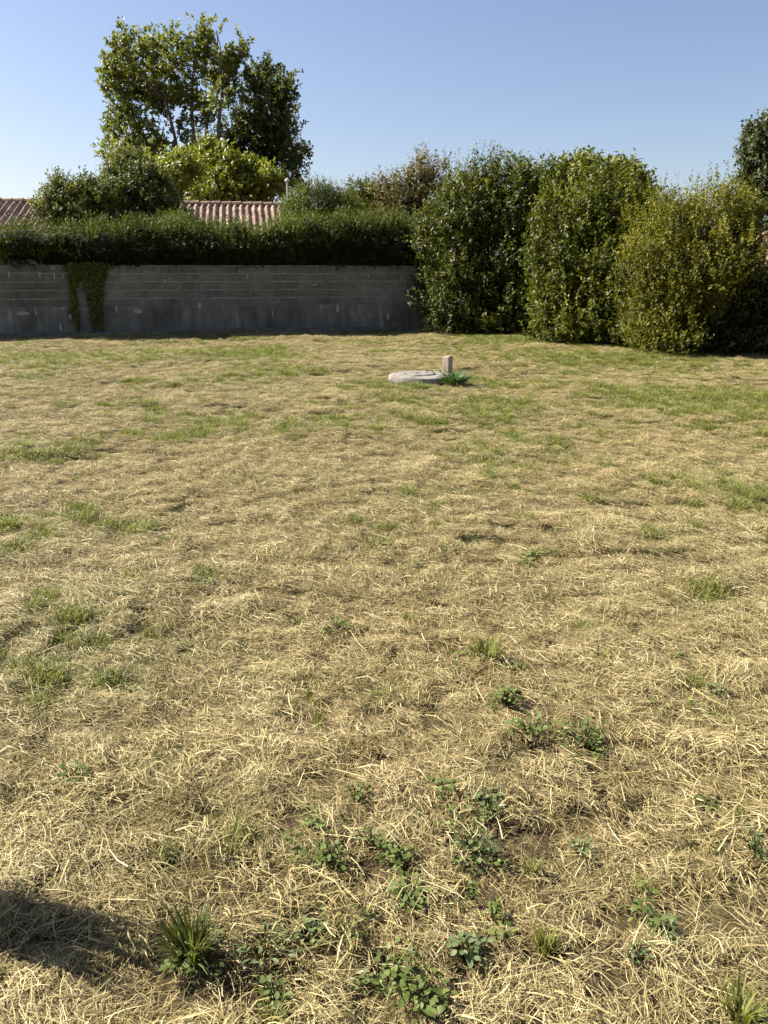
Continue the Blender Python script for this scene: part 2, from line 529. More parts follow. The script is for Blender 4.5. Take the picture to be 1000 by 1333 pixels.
def ell_sample(rng, E, n, shell=(.72, 1.04), cull=.72, zmin=0.02, lump=.12, zfade=0.0):
    """sample points near the surface of a union of ellipsoids (rows: c(3), r(3)); returns pos and outward normal"""
    E = np.asarray(E, float)
    area = (E[:, 3] * E[:, 4] + E[:, 4] * E[:, 5] + E[:, 3] * E[:, 5])
    pr = area / area.sum()
    P, Nn = [], []
    got = 0
    while got < n:
        k = rng.choice(len(E), n, p=pr)
        d = nrm(rng.normal(size=(n, 3)))
        s = shell[0] + (shell[1] - shell[0]) * rng.random(n) ** .6
        s = s * (1 + lump * (vnoise(d[:, 0] * 4 + d[:, 2] * 3 + k * 7, d[:, 1] * 4 - d[:, 2] * 2 + k * 3, 31) - .5) * 2)
        q = E[k, :3] + d * s[:, None] * E[k, 3:]
        nn = nrm(d / E[k, 3:])
        dd = np.linalg.norm((q[:, None] - E[None, :, :3]) / E[None, :, 3:], axis=2)
        dd[np.arange(n), k] = 9
        ok = (dd.min(1) > cull) & (q[:, 2] > zmin)
        P.append(q[ok]); Nn.append(nn[ok]); got += ok.sum()
        if ok.sum() == 0: break
    return np.concatenate(P)[:n], np.concatenate(Nn)[:n]

def foliage(rng, E, nsh, slen, nl, lL, lW, dirmix=(.6, .6, .5), inner=.25, shell=(.74, 1.04), cull=.7, tamp=.22, tbias=.45, zmin=.02, lump=.12, tscale=1.6, ang=.9, clump=None, loose=.2, cz=.85):
    """shoots on the shell of the ellipsoids; clump = (how many leafy clumps, their radius)"""
    n2 = int(nsh * inner)
    if clump:
        nc, sg = clump
        C, CN = ell_sample(rng, E, nc, shell, cull, zmin + sg * .5, lump)
        k = rng.integers(0, len(C), nsh)
        d = nrm(rng.normal(size=(nsh, 3)) + CN[k] * .5)
        rr = sg * (.55 + .9 * rng.random(len(C)))[k] * rng.random(nsh) ** .4
        B = C[k] + d * rr[:, None] * np.array([1, 1, cz])
        N = nrm(d + CN[k] * .5)
        B[:, 2] = np.maximum(B[:, 2], zmin)
        ct = rng.normal(0, .10, len(C))[k] + .18 * (d[:, 2])
        nlz = int(nsh * loose)
        Bl, Nl = ell_sample(rng, E, nlz, (shell[0] * .9, shell[1] * .96), cull * .95, zmin, lump)
        B, N = np.concatenate([B, Bl]), np.concatenate([N, Nl]); ct = np.concatenate([ct, np.zeros(nlz)])
    else:
        B, N = ell_sample(rng, E, nsh, shell, cull, zmin, lump)
        ct = np.zeros(nsh)
    if n2:
        B2, N2 = ell_sample(rng, E, n2, (.35, .8), .3, zmin, lump)
        B, N = np.concatenate([B, B2]), np.concatenate([N, N2]); ct = np.concatenate([ct, np.zeros(len(B2))])
    D = N * dirmix[0] + np.array([0, 0, dirmix[1]]) + rng.normal(size=B.shape) * dirmix[2]
    tint = tbias + ct + tamp * 2 * (vnoise(B[:, 0] * tscale + B[:, 1] * .7, B[:, 2] * tscale + B[:, 1] * .5, 41) - .5) + rng.normal(0, .1, len(B))
    sl = slen * (.5 + rng.random(len(B)))
    return shoots(rng, B, D, sl, nl, lL, lW, tint, ang)

def cat(*a):
    return tuple(np.concatenate(x) for x in zip(*a))

def E_px(rows, depth, pivot=0.0, fy=1.0, fx=1.0, dy=0.0):
    """rows: px, py, rpx, rpy, depth offset, depth radius"""
    out = []
    for px, py, rx, ry, do, dr in rows:
        py = pivot + (py - pivot) * fy + dy; ry = ry * fy; rx = rx * fx
        s = pxm(depth + do)
        out.append([*at(px, py, depth + do), rx * s, dr, ry * s])
    return np.array(out)

def limb_path(rng, a, b, n=6, sag=.0, wob=.05):
    a, b = np.array(a, float), np.array(b, float)
    L = np.linalg.norm(b - a)
    pts = []
    for i in range(n + 1):
        t = i / n
        q = a * (1 - t) + b * t
        q = q + np.array([0, 0, sag * L * math.sin(math.pi * t)])
        if 0 < i < n: q = q + rng.normal(0, wob * L * .3, 3)
        pts.append(q)
    return pts

def plant(name, label, cat_, base, E, seed, fol, mat, fold=True, stems=None, stem_r=.05, twig=None, bark=None, group=None, part='crown', trunkname='trunk', forks=None, extra=None, nstem=None):
    """thing at base > trunk + crown"""
    rng = np.random.default_rng(seed)
    base = np.array(base, float)
    t = thing(name, label, cat_, base, 0, group)
    data = foliage(rng, E, **fol)
    if extra is not None: data = cat(data, extra(rng))
    P = data[0] - base
    link(part, leaves_mesh(part, P, *data[1:], fold=fold), mat, t)
    mb = MB()
    E = np.asarray(E)
    forks = forks or [base + np.array([0, 0, .02])]
    forks = [np.array(f, float) for f in forks]
    if len(forks) > 1 or np.linalg.norm(forks[0] - base) > .5:
        for f in forks:
            mb.tube([q - base for q in limb_path(rng, base - [0, 0, .15], f, 6, 0, .03)], list(np.linspace(stem_r * 1.5, stem_r, 7)), 8)
    idx = range(len(E)) if nstem is None else rng.choice(len(E), min(nstem, len(E)), False)
    for k in idx:
        c = E[k, :3]
        f = forks[int(np.argmin([np.linalg.norm(c - q) + 1.2 * max(0, q[2] - c[2]) for q in forks]))]
        r0 = stem_r * .55
        mb.tube([q - base for q in limb_path(rng, f, c, 5, -.03, .06)], list(np.linspace(r0, r0 * .35, 6)), 6)
        for j in range(twig or 4):
            d = nrm(rng.normal(size=3) + np.array([0, 0, .5])) * E[k, 3:] * .85
            mb.tube([q - base for q in limb_path(rng, c - (c - f) * .3 * rng.random(), c + d, 3, 0, .08)], list(np.linspace(r0 * .4, r0 * .12, 4)), 4)
    link(trunkname, mb.mesh(trunkname, True), bark or M_twig, t)
    return t

# --- clipped conifer hedge along the wall top
rng = np.random.default_rng(77)
HL0, HL1 = 0.0, WLEN - .3
hedge = thing('conifer_hedge', 'long dark clipped conifer hedge rising behind the grey block wall', 'hedge', wp(WLEN / 2, -.9), wrot)
hb = wp(WLEN / 2, -.9)
def hedge_top(u):
    # height of the hedge top along the wall
    px = np.interp(u, [0, 2.6, WLEN - .9, WLEN], [-120, 0, 556, 620])
    ypx = np.interp(px, [-150, 0, 60, 120, 200, 260, 300, 340, 380, 420, 450, 480, 520, 560, 640], [296, 297, 295, 292, 289, 292, 293, 290, 284, 280, 282, 284, 289, 291, 288])
    dep = np.interp(u, [0, WLEN], [19.3, 22.6])
    d = FPX * math.cos(PITCH) + (CY - ypx) * math.sin(PITCH)
    return EYE + (-FPX * math.sin(PITCH) + (CY - ypx) * math.cos(PITCH)) / d * dep - .31
def hedge_shoots(n, region):
    u = HL0 + (HL1 - HL0) * rng.random(n)
    H = hedge_top(u)
    H = H + .16 * np.abs(np.sin(u * 3.7 + 2 * vnoise(u * .7, u * 0, 56))) + .22 * (vnoise(u * 1.3, u * 0 + 9, 57) - .5) - .06
    bulge = .10 * (vnoise(u * 1.1, u * 0 + 3, 51) - .5)
    if region == 'front':
        z = 1.68 + (H - 1.68) * rng.random(n) ** .9
        o = -.06 + bulge + .2 * (vnoise(u * 2.2, z * 3, 52) - .5) - .14 * rng.random(n) + .26 * np.clip((z - 1.95) / np.maximum(H - 2.15, .2), 0, 1) - .2 * np.clip((z - H + .15) / .15, 0, 1) ** 2
        N = np.stack([rng.normal(0, .5, n), -np.ones(n), rng.normal(.25, .4, n)], -1)
    elif region == 'top':
        o = .22 - 1.6 * rng.random(n)
        z = H - .12 - .2 * np.clip((o + .1) / .25, 0, 1) + .30 * (vnoise(u * 2.0, o * 2.0, 53) - .5) + .14 * (vnoise(u * 6.0, o * 6.0, 55) - .5)
        N = np.stack([rng.normal(.1, .5, n), rng.normal(-.2, .5, n), np.ones(n)], -1)
    else:
        z = 1.6 + (H - 1.75) * rng.random(n)
        o = -1.45 + 1.5 * rng.random(n)
        N = np.stack([rng.normal(0, 1, n), rng.normal(0, 1, n), rng.normal(.5, .5, n)], -1)
    P = np.array([wp(a, b, c) for a, b, c in zip(u, o, z)])
    c, s = math.cos(wrot), math.sin(wrot)
    N = np.stack([N[:, 0] * c - N[:, 1] * s, N[:, 0] * s + N[:, 1] * c, N[:, 2]], -1)
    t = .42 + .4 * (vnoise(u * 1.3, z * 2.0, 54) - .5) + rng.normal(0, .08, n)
    t += .34 if region == 'top' else -.22  # top tint lighter as lit new growth; shade painted into the other sprays
    return P, N, t
parts = []
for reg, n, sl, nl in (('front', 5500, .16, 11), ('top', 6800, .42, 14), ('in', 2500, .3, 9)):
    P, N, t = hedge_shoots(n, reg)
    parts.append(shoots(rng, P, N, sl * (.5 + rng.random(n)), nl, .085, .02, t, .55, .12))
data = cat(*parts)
Rz = np.array([[math.cos(-wrot), -math.sin(-wrot), 0], [math.sin(-wrot), math.cos(-wrot), 0], [0, 0, 1]])
loc = lambda a: (a - hb) @ Rz.T
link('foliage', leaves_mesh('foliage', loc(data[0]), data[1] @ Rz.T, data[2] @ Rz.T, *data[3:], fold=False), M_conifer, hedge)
# stems inside + a matted core of dead twigs
mb = MB()
for u in np.arange(.4, HL1, .85):
    u2 = u + rng.normal(0, .08)
    q = loc(wp(u2, -.85 + rng.normal(0, .1)))
    H = float(hedge_top(np.array([u2]))[0])
    mb.tube([q + [0, 0, -.1], q + [rng.normal(0, .05), 0, 1.2], q + [rng.normal(0, .08), 0, H - .3]], [.06, .045, .015], 6)
    for j in range(16):
        z = 1.3 + (H - 1.5) * rng.random()
        d = np.array([rng.normal(0, .5), np.clip(rng.normal(-.1, .45), -.5, .6), .15])
        mb.tube([q + [0, 0, z - .2], q + d * .5 + [0, 0, z], q + d + [0, 0, z + .1]], [.015, .01, .004], 4)
link('stem', mb.mesh('stem', True), M_twig, hedge)
# matted dead core
nu2 = 90
us = np.linspace(HL0 + .1, HL1 - .15, nu2)
prof = [(-.22, 1.70), (-.2, 1.95), (-.12, -.55), (-.16, -.32), (-.7, -.25), (-1.3, -.35), (-1.35, 1.2)]
V = []
for i, u in enumerate(us):
    H = float(hedge_top(np.array([u]))[0])
    for k, (o, z) in enumerate(prof):
        zz_ = z if z > 0 else H + z
        nz = (vnoise(np.array([u * 3.0]), np.array([k * 2.3]), 61)[0] - .5) * .14
        V.append(loc(wp(u, o + nz - .04, zz_ + nz * .5)))
V = np.array(V); K = len(prof)
I = np.arange(nu2 * K).reshape(nu2, K)
F = np.stack([I[:-1, :-1], I[1:, :-1], I[1:, 1:], I[:-1, 1:]], -1).reshape(-1, 4)
link('inner_twig_mat', mesh_np('inner_twig_mat', V, [F]), M_twig, hedge)
# dead grey twigs poking out at the left
mb = MB()
for k in range(240):
    u = 2.2 + 4.6 * rng.random()
    z = 2.30 + rng.normal(0, .09)
    q = loc(wp(u, .12 + .1 * rng.random(), z))
    d = np.array([rng.normal(0, .22), -.06 * rng.random(), rng.normal(.0, .06)])
    mb.tube([q, q + d * .5 + [0, 0, .02], q + d], [.006, .005, .002], 4)
link('dead_twigs', mb.mesh('dead_twigs'), M_deadtwig, hedge)

# --- fluffy conifer mound over the hedge
E = E_px([(415, 275, 28, 22, 0, .6), (440, 285, 25, 20, 0, .6), (390, 285, 20, 18, 0, .6), (415, 320, 40, 35, 0, .7)], 23.6)
plant('conifer_shrub', 'bright green feathery conifer bush beside the roof end', 'shrub', (at(415, 300, 23.6)[0], 23.6, 0), E, 101,
      dict(nsh=3200, slen=.35, nl=11, lL=.09, lW=.022, dirmix=(.4, 1.0, .35), inner=.3, tbias=.85), M_conifer, False, stem_r=.06, part='foliage', trunkname='stem', nstem=4)

# --- shrubs behind the hedge on the left
E = E_px([(100, 265, 30, 20, 0, .8), (130, 262, 28, 20, 0, .8), (75, 280, 18, 12, 0, .6), (115, 285, 45, 20, 0, .8), (95, 250, 14, 10, 0, .4), (150, 275, 20, 18, .2, .6), (115, 320, 40, 35, 0, .8)], 24)
rngf = np.random.default_rng(9)
sh = plant('flowering_shrub', 'bushy green shrub dotted with pinkish tips left of the dark rounded tree', 'shrub', (at(110, 300, 24)[0], 24, 0), E, 102,
      dict(nsh=2300, slen=.3, nl=10, lL=.10, lW=.045, dirmix=(.5, .8, .4), inner=.3, tbias=.55, clump=(110, .26), shell=(.6, .98)), M_shrub, True, stem_r=.05, part='foliage', trunkname='stem')
Bf, Nf = ell_sample(rngf, E[:5], 90, (1.0, 1.12), .9)
k = Nf[:, 2] > -.1
fd = shoots(rngf, Bf[k], Nf[k] + [0, 0, .7], np.full(k.sum(), .12), 9, .05, .035, np.full(k.sum(), .5))
link('flowers', leaves_mesh('flowers', fd[0] - np.array(sh.location), *fd[1:]), M_flower, sh)['kind'] = 'stuff'

E = E_px([(183, 245, 26, 22, 0, .8), (165, 232, 15, 20, .2, .6), (172, 218, 12, 12, .2, .4), (200, 262, 30, 22, 0, .8), (205, 280, 28, 18, -.2, .7), (180, 280, 30, 25, 0, .8), (190, 315, 35, 30, 0, .8), (225, 283, 18, 12, -.2, .5)], 24.8)
plant('rounded_shrub', 'dark rounded shrub rising above the hedge in front of the tiled roof', 'shrub', (at(190, 300, 24.8)[0], 24.8, 0), E, 103,
      dict(nsh=2600, slen=.28, nl=10, lL=.09, lW=.045, dirmix=(.6, .5, .5), inner=.3, tbias=.5, clump=(130, .26), shell=(.6, .98)), M_poplar2, True, stem_r=.07, part='foliage', trunkname='stem')

# --- big poplar behind the house, two trees
def zrow(r, sc_=.32, ox=100, oy=10, dj=None, dr=1.1):
    rg = np.random.default_rng(3)
    return [(x * sc_ + ox, (y - 700) * sc_ * .955 + 700 * sc_ + oy + 1, q * sc_ * .74, q * sc_ * .74, rg.normal(0, 1.3), max(.4, q * sc_ * .04)) for x, y, q in r]
L1 = [(512, 48, 14), (570, 72, 18), (296, 88, 24), (186, 120, 22), (415, 78, 24), (670, 160, 18), (180, 140, 38), (150, 235, 45), (205, 185, 40), (300, 120, 48), (270, 200, 60), (330, 190, 50), (410, 105, 48), (400, 200, 62), (445, 150, 40), (515, 70, 26), (565, 95, 32),
      (540, 150, 55), (570, 230, 55), (650, 235, 48), (660, 165, 26), (330, 300, 66), (200, 320, 55), (150, 290, 40), (180, 420, 58), (135, 520, 36), (160, 490, 40), (260, 440, 55), (270, 530, 62),
      (360, 400, 55), (215, 610, 62), (160, 600, 40), (330, 590, 60), (420, 500, 40), (445, 300, 48), (420, 370, 45), (560, 310, 40), (620, 310, 38), (490, 250, 40), (640, 390, 26),
      (520, 400, 30), (450, 570, 34), (210, 690, 60), (150, 680, 40), (300, 680, 60), (490, 480, 22), (570, 420, 20), (130, 270, 22), (600, 190, 36), (240, 270, 50), (480, 190, 40)]
L2 = [(760, 250, 42), (795, 220, 24), (835, 270, 38), (860, 330, 34), (750, 330, 48), (815, 360, 52), (720, 300, 24), (700, 400, 42), (780, 430, 55), (850, 430, 42), (680, 480, 45), (640, 530, 40), (740, 520, 55), (830, 530, 50),
      (870, 580, 38), (650, 600, 50), (780, 610, 55), (850, 660, 45), (905, 600, 22), (890, 700, 30), (920, 720, 18), (560, 590, 40), (600, 640, 55), (720, 660, 60), (870, 480, 26), (500, 620, 40)]
D1 = 44.0
E = E_px(zrow(L1), D1)
bx = at(262, 260, D1)
forks = [at(268, 205, D1), at(256, 200, D1 + .4), at(278, 200, D1), at(288, 195, D1 - .3), at(240, 195, D1), at(262, 190, D1), at(225, 185, D1 - .3), at(283, 180, D1 + .5), at(270, 150, D1), at(215, 130, D1), at(250, 105, D1 + .3), at(290, 110, D1), at(185, 170, D1)]
plant('poplar_tree', 'tall spreading poplar with open fanned stems behind the tiled roof', 'tree', (bx[0], D1, 0), E, 104,
      dict(nsh=2200, cz=1.5, slen=.45, nl=14, lL=.165, lW=.12, dirmix=(.6, .3, .6), inner=.0, shell=(.3, .98), cull=.2, lump=.2, clump=(300, .36), loose=.08, tamp=.12, tbias=.5, tscale=.7, zmin=2), M_poplar, True,
      bark=M_bark, stem_r=.08, forks=forks, twig=5)
D2 = 46.5
E = E_px(zrow(L2), D2)
bx = at(335, 260, D2)
forks = [at(330, 220, D2), at(345, 170, D2), at(315, 185, D2), at(360, 200, D2)]
plant('dark_poplar_tree', 'darker narrow tree crowding the right flank of the tall poplar', 'tree', (bx[0], D2, 0), E, 105,
      dict(nsh=2000, cz=1.5, slen=.45, nl=14, lL=.165, lW=.12, dirmix=(.6, .3, .6), inner=.05, shell=(.3, .98), cull=.2, lump=.2, clump=(230, .38), loose=.08, tamp=.12, tbias=.45, tscale=.7, zmin=2), M_poplar2, True,
      bark=M_bark, stem_r=.12, forks=forks, twig=5)
# --- lime green tree just behind the roof ridge
L3 = [(480, 640, 55), (420, 660, 50), (540, 640, 50), (620, 660, 45), (690, 660, 40), (370, 700, 50), (280, 660, 34), (740, 690, 40), (790, 710, 40), (830, 740, 32), (460, 720, 60), (560, 720, 60), (650, 720, 55), (740, 750, 50), (560, 800, 90), (700, 800, 70), (420, 780, 60)]
D3 = 38.5
E = E_px(zrow(L3, dr=1.0), D3)
bx = at(290, 260, D3)
plant('lime_tree', 'bright yellow-green rounded tree directly above the roof ridge', 'tree', (bx[0], D3, 0), E, 106,
      dict(nsh=3400, slen=.42, nl=13, lL=.145, lW=.105, dirmix=(.6, .6, .5), inner=.3, shell=(.55, 1.0), cull=.5, lump=.2, tbias=.5, tscale=.9, zmin=1.5, clump=(150, .5), tamp=.12), M_lime, True,
      bark=M_bark, stem_r=.13, forks=[at(285, 262, D3), at(310, 262, D3), at(260, 262, D3)], twig=3)

# --- house with tiled roof
def tile_sheet(Lx, Ly, slope, pitch=.245, course=.40, seed=0):
    """barrel tiles on a slope that falls towards -y from the ridge (0,0,0)"""
    rg = np.random.default_rng(seed)
    ncol = int(Lx / pitch); nc = int(Ly / course)
    per = 8
    xs = np.arange(ncol * per + 1) * pitch / per - ncol * pitch / 2
    ph = (np.arange(ncol * per + 1) % per) / per
    prof = np.where(ph < .62, np.sin(ph / .62 * math.pi) * .07, -.035 * np.sin((ph - .62) / .38 * math.pi))
    V, T = [], []
    for c in range(nc):
        col_t = rg.random(ncol + 1)
        off = rg.normal(0, .004, ncol + 1)
        for e in (0, 1):
            s = (c + e) * course - (.002 if e else 0)
            lift = .0 if e == 0 else .012
            ci = np.minimum(np.arange(ncol * per + 1) // per, ncol)
            y = -s * math.cos(slope) + 0 * xs
            z = -s * math.sin(slope) + prof * (1 + .1 * e) + lift + off[ci]
            V.append(np.stack([xs, y, z], -1)); T.append(col_t[ci])
    V = np.array(V); T = np.array(T)
    nr, m_ = V.shape[:2]
    I = np.arange(nr * m_).reshape(nr, m_)
    F = np.stack([I[:-1, :-1], I[1:, :-1], I[1:, 1:], I[:-1, 1:]], -1).reshape(-1, 4)
    return mesh_np('roof_tiles', V.reshape(-1, 3), [F], {'tint': T.ravel()}, smooth=False)

def house(name, label, ridge_a, ridge_b, slope, run, zr, eave_over=.4, seed=1):
    a, b = np.array(ridge_a[:2]), np.array(ridge_b[:2])
    mid = (a + b) / 2; L = np.linalg.norm(b - a)
    rz = math.atan2(b[1] - a[1], b[0] - a[0])
    t = thing(name, label, 'house', (mid[0], mid[1], 0), rz)
    ze = zr - run * math.tan(slope)
    mb = MB()
    hw = run - eave_over
    zw = zr - hw * math.tan(slope) - .12
    x0, x1 = -L / 2 + .15, L / 2 - .15
    v = [(x, y, z) for x in (x0, x1) for (y, z) in ((-hw, -.2), (hw, -.2), (hw, zw), (0, zr - .12), (-hw, zw))]
    mb.add(v, [(0, 1, 2, 3, 4), (9, 8, 7, 6, 5), (0, 5, 6, 1), (1, 6, 7, 2), (2, 7, 8, 3), (3, 8, 9, 4), (4, 9, 5, 0)])
    link('wall', mb.mesh('wall'), M_housewall, t)
    mb = MB()
    for s in (-1, 1):
        c, sn = math.cos(slope), math.sin(slope)
        v = []
        for x in (-L / 2, L / 2):
            for (q, th) in ((0, -.02), (run / c, -.02), (run / c, -.1), (0, -.1)):
                v.append((x, s * (q * c), zr - q * sn + th))
        mb.add(v, [(0, 1, 2, 3), (7, 6, 5, 4), (0, 4, 5, 1), (1, 5, 6, 2), (2, 6, 7, 3), (3, 7, 4, 0)])
    ro = link('roof', mb.mesh('roof'), M_tile, t)
    for s in (0, 1):
        me = tile_sheet(L, run / math.cos(slope), slope, seed=seed + s)
        o = link('roof_tiles', me, M_tile, ro, (0, 0, zr + .03), (0, 0, math.pi * s))
        o['kind'] = 'stuff'
    mb = MB()
    x = -L / 2
    k = 0
    while x < L / 2 - .2:
        pts = [(x, 0, zr + .045 + .01 * (k % 2)), (x + .44, 0, zr + .06 + .01 * (k % 2))]
        mb.tube(pts, [.105, .125], 10)
        x += .4; k += 1
    o = link('ridge_tiles', mb.mesh('ridge_tiles'), M_tile, ro)
    o['kind'] = 'stuff'
    return t, L, rz
ra, rb = at(-60, 259, 30.5), at(396, 265.8, 32.7)
zr = (at(0, 259.5, 30.8)[2] + at(381, 265.5, 32.6)[2]) / 2 - .12
hs, L, rz = house('tiled_house', 'long low house under a terracotta barrel tiled roof beyond the hedge', ra, rb, R(21), 4.6, zr)
# chimney + flue near the gable end
ch = MB(); ch.box(-.16, .16, -.16, .16, -.5, .30, .01); ch.box(-.2, .2, -.2, .2, .30, .36, .01)
c_o = link('chimney', ch.mesh('chimney'), M_metal, hs, (L / 2 - .25, .35, zr))
fl = MB(); fl.tube([(0, 0, -.4), (0, 0, .95)], [.042, .042], 8); fl.lathe([(.03, .95), (.1, .97), (.09, 1.03), (.0, 1.1)], 10)
link('flue_pipe', fl.mesh('flue_pipe'), M_white, hs, (L / 2 - .62, .3, zr))

# --- small trees between the hedge and the laurels
E = E_px([(545, 225, 20, 25, 0, .6), (555, 205, 16, 18, 0, .5), (530, 245, 22, 22, 0, .6), (510, 228, 12, 14, .2, .4), (498, 245, 12, 16, .2, .4), (520, 275, 34, 25, 0, .8), (560, 255, 25, 25, .2, .6), (590, 235, 18, 18, .4, .5), (550, 300, 40, 40, 0, .9), (575, 205, 9, 14, .3, .35), (603, 222, 10, 12, .4, .35)], 24.5, 300, .86, .92, 8)
plant('rusty_shrub', 'loose shrub with rust-tinted upright tips behind the dark laurel', 'shrub', (at(545, 300, 24.5)[0], 24.5, 0), E, 107,
      dict(nsh=1700, slen=.36, nl=9, lL=.10, lW=.042, dirmix=(.4, 1.0, .4), inner=.15, shell=(.4, 1.0), cull=.45, lump=.25, tbias=.55, clump=(120, .2)), M_rust, True, stem_r=.06, part='foliage', trunkname='stem', twig=3)
E = E_px([(470, 260, 18, 16, 0, .5), (490, 270, 22, 18, 0, .5), (480, 290, 34, 22, 0, .6), (460, 280, 14, 14, 0, .4), (480, 320, 30, 30, 0, .6)], 25.5)
plant('pale_shrub', 'small pale green shrub between the feathery conifer and the rusty shrub', 'shrub', (at(480, 300, 25.5)[0], 25.5, 0), E, 108,
      dict(nsh=1300, slen=.3, nl=9, lL=.10, lW=.05, dirmix=(.5, .8, .5), inner=.3, shell=(.5, 1.1), cull=.5, lump=.2, tbias=.7), M_shrub, True, stem_r=.05, part='foliage', trunkname='stem')

# --- evergreen bushes along the right boundary
def spikes(rows, depth, n, L, lL, lW, tb, nl=14):
    def f(rg):
        B = []
        for px, py, w_ in rows:
            for k in range(n):
                B.append(at(px + rg.normal(0, w_), py + abs(rg.normal(0, 4)), depth + rg.normal(0, .25)))
        B = np.array(B)
        D = np.array([0, 0, 1.0]) + rg.normal(0, .16, B.shape)
        return shoots(rg, B, D, L * (.5 + rg.random(len(B))), nl, lL, lW, tb + rg.normal(0, .1, len(B)), .6)
    return f
dA = 20.6
EA = E_px([(605, 395, 48, 48, 0, 1.1), (655, 395, 52, 48, -.5, 1.1), (590, 330, 40, 60, .2, 1.1), (645, 325, 56, 66, -.1, 1.2), (640, 330, 40, 90, .3, .9), (655, 290, 40, 60, .3, .8), (620, 262, 42, 45, .1, 1.0), (668, 262, 38, 50, -.2, 1.0),
           (645, 228, 36, 24, 0, .8), (575, 400, 24, 34, 0, .8), (692, 360, 30, 60, -.6, .9), (600, 245, 18, 26, .2, .7), (575, 300, 24, 40, .3, .8), (560, 345, 14, 20, .3, .5), (704, 265, 24, 50, -.3, .7), (708, 330, 22, 60, -.6, .7), (700, 410, 24, 34, -.8, .7), (695, 425, 30, 26, .1, .9), (660, 425, 40, 26, .5, .9), (600, 428, 45, 14, -.5, .8), (660, 432, 45, 14, -.9, .8)], dA, 437, .91, .92)
plant('laurel_bush', 'tall dark glossy laurel bush closing the end of the grey wall', 'bush', (*gnd(635, 437)[:2] + [0, 1.0], 0), EA, 109,
      dict(nsh=3900, slen=.3, nl=10, lL=.105, lW=.05, cz=1.7, dirmix=(.6, 1.0, .4), inner=.8, shell=(.74, .96), cull=.7, lump=.2, tbias=.42, tamp=.2, clump=(230, .30), loose=.12, tscale=1.9, zmin=.05), M_laurel, True,
      stem_r=.06, part='foliage', trunkname='stem', extra=spikes([(612, 232, 6), (632, 222, 6), (650, 226, 6), (665, 226, 4), (680, 236, 5), (600, 240, 4), (640, 220, 10), (585, 262, 6), (698, 240, 5), (570, 300, 5)], dA, 10, .55, .06, .024, .5))
dB = 18.0
EB = E_px([(745, 405, 46, 46, 0, 1.0), (792, 405, 42, 50, -.8, 1.0), (738, 335, 40, 60, .1, 1.1), (790, 330, 46, 62, -.4, 1.1), (758, 275, 40, 42, .1, 1.0), (800, 268, 34, 44, -.2, .9), (725, 290, 26, 40, .3, .8), (815, 330, 26, 50, -.6, .8), (780, 258, 26, 22, 0, .7), (818, 255, 18, 20, 0, .5), (836, 310, 20, 44, -.5, .6), (836, 400, 20, 50, -1.1, .6), (745, 436, 44, 14, -.6, .7), (800, 442, 40, 14, -1.3, .7)], dB, 447, .89, .92)
plant('fresh_laurel_bush', 'laurel bush with fresher green leaves growing between the dark laurel and the olive bush', 'bush', (*gnd(770, 447)[:2] + [0, 1.0], 0), EB, 110,
      dict(nsh=3700, slen=.3, nl=10, lL=.10, lW=.048, cz=1.7, dirmix=(.6, 1.0, .4), inner=.6, shell=(.74, .96), cull=.7, lump=.2, tbias=.45, tamp=.2, clump=(210, .29), loose=.12, tscale=1.8, zmin=.05), M_laurel2, True,
      stem_r=.06, part='foliage', trunkname='stem', extra=spikes([(790, 258, 10), (822, 256, 8), (745, 264, 8), (712, 262, 6), (835, 285, 6), (770, 248, 8)], dB, 10, .5, .06, .03, .6))
# yellow green tree behind it
dY = 22.5
EY = E_px([(750, 220, 26, 22, 0, .7), (715, 232, 18, 18, 0, .5), (762, 205, 16, 12, 0, .4), (800, 225, 26, 22, 0, .7), (825, 240, 18, 25, 0, .6), (735, 255, 35, 30, 0, .8), (790, 265, 45, 40, 0, .9), (740, 208, 10, 9, 0, .3), (805, 212, 14, 12, 0, .4)], dY, 300, .9, .95, 14)
plant('yellowing_tree', 'yellow-green leafy tree showing above the fresh green laurel', 'tree', (at(765, 300, dY)[0], dY, 0), EY, 111,
      dict(nsh=2000, slen=.36, nl=9, lL=.13, lW=.09, dirmix=(.5, .8, .5), inner=.3, shell=(.45, 1.12), cull=.5, lump=.25, tbias=.55, tscale=1.5), M_yellowtree, True, stem_r=.07, twig=3)
dC = 15.6
EC = E_px([(852, 420, 38, 46, 0, .9), (858, 355, 42, 60, .2, 1.0), (905, 340, 48, 60, 0, 1.1), (938, 330, 36, 58, -.3, 1.0), (872, 292, 38, 36, .2, .9), (925, 285, 40, 34, 0, .9), (835, 375, 24, 55, .2, .7), (895, 385, 40, 34, 0, .9), (950, 275, 20, 24, 0, .6), (940, 378, 30, 22, -.2, .6), (850, 450, 36, 15, -.5, .7), (885, 455, 30, 14, -.7, .6)], dC, 463, .91, .92)
plant('privet_bush', 'olive yellow-green privet bush with ragged top and a dark hollow beneath', 'bush', (*gnd(870, 463)[:2] + [0, 1.1], 0), EC, 112,
      dict(nsh=4600, slen=.28, nl=11, lL=.062, lW=.03, cz=1.6, dirmix=(.55, 1.0, .4), inner=.35, shell=(.74, .98), cull=.7, lump=.22, tbias=.48, tamp=.2, clump=(260, .24), loose=.12, tscale=2.1, zmin=.05), M_privet, True,
      stem_r=.045, part='foliage', trunkname='stem', extra=spikes([(865, 278, 6), (920, 270, 10), (935, 264, 8), (952, 276, 6), (905, 278, 8), (968, 280, 4)], dC, 16, .55, .05, .018, .45))
dE = 15.2
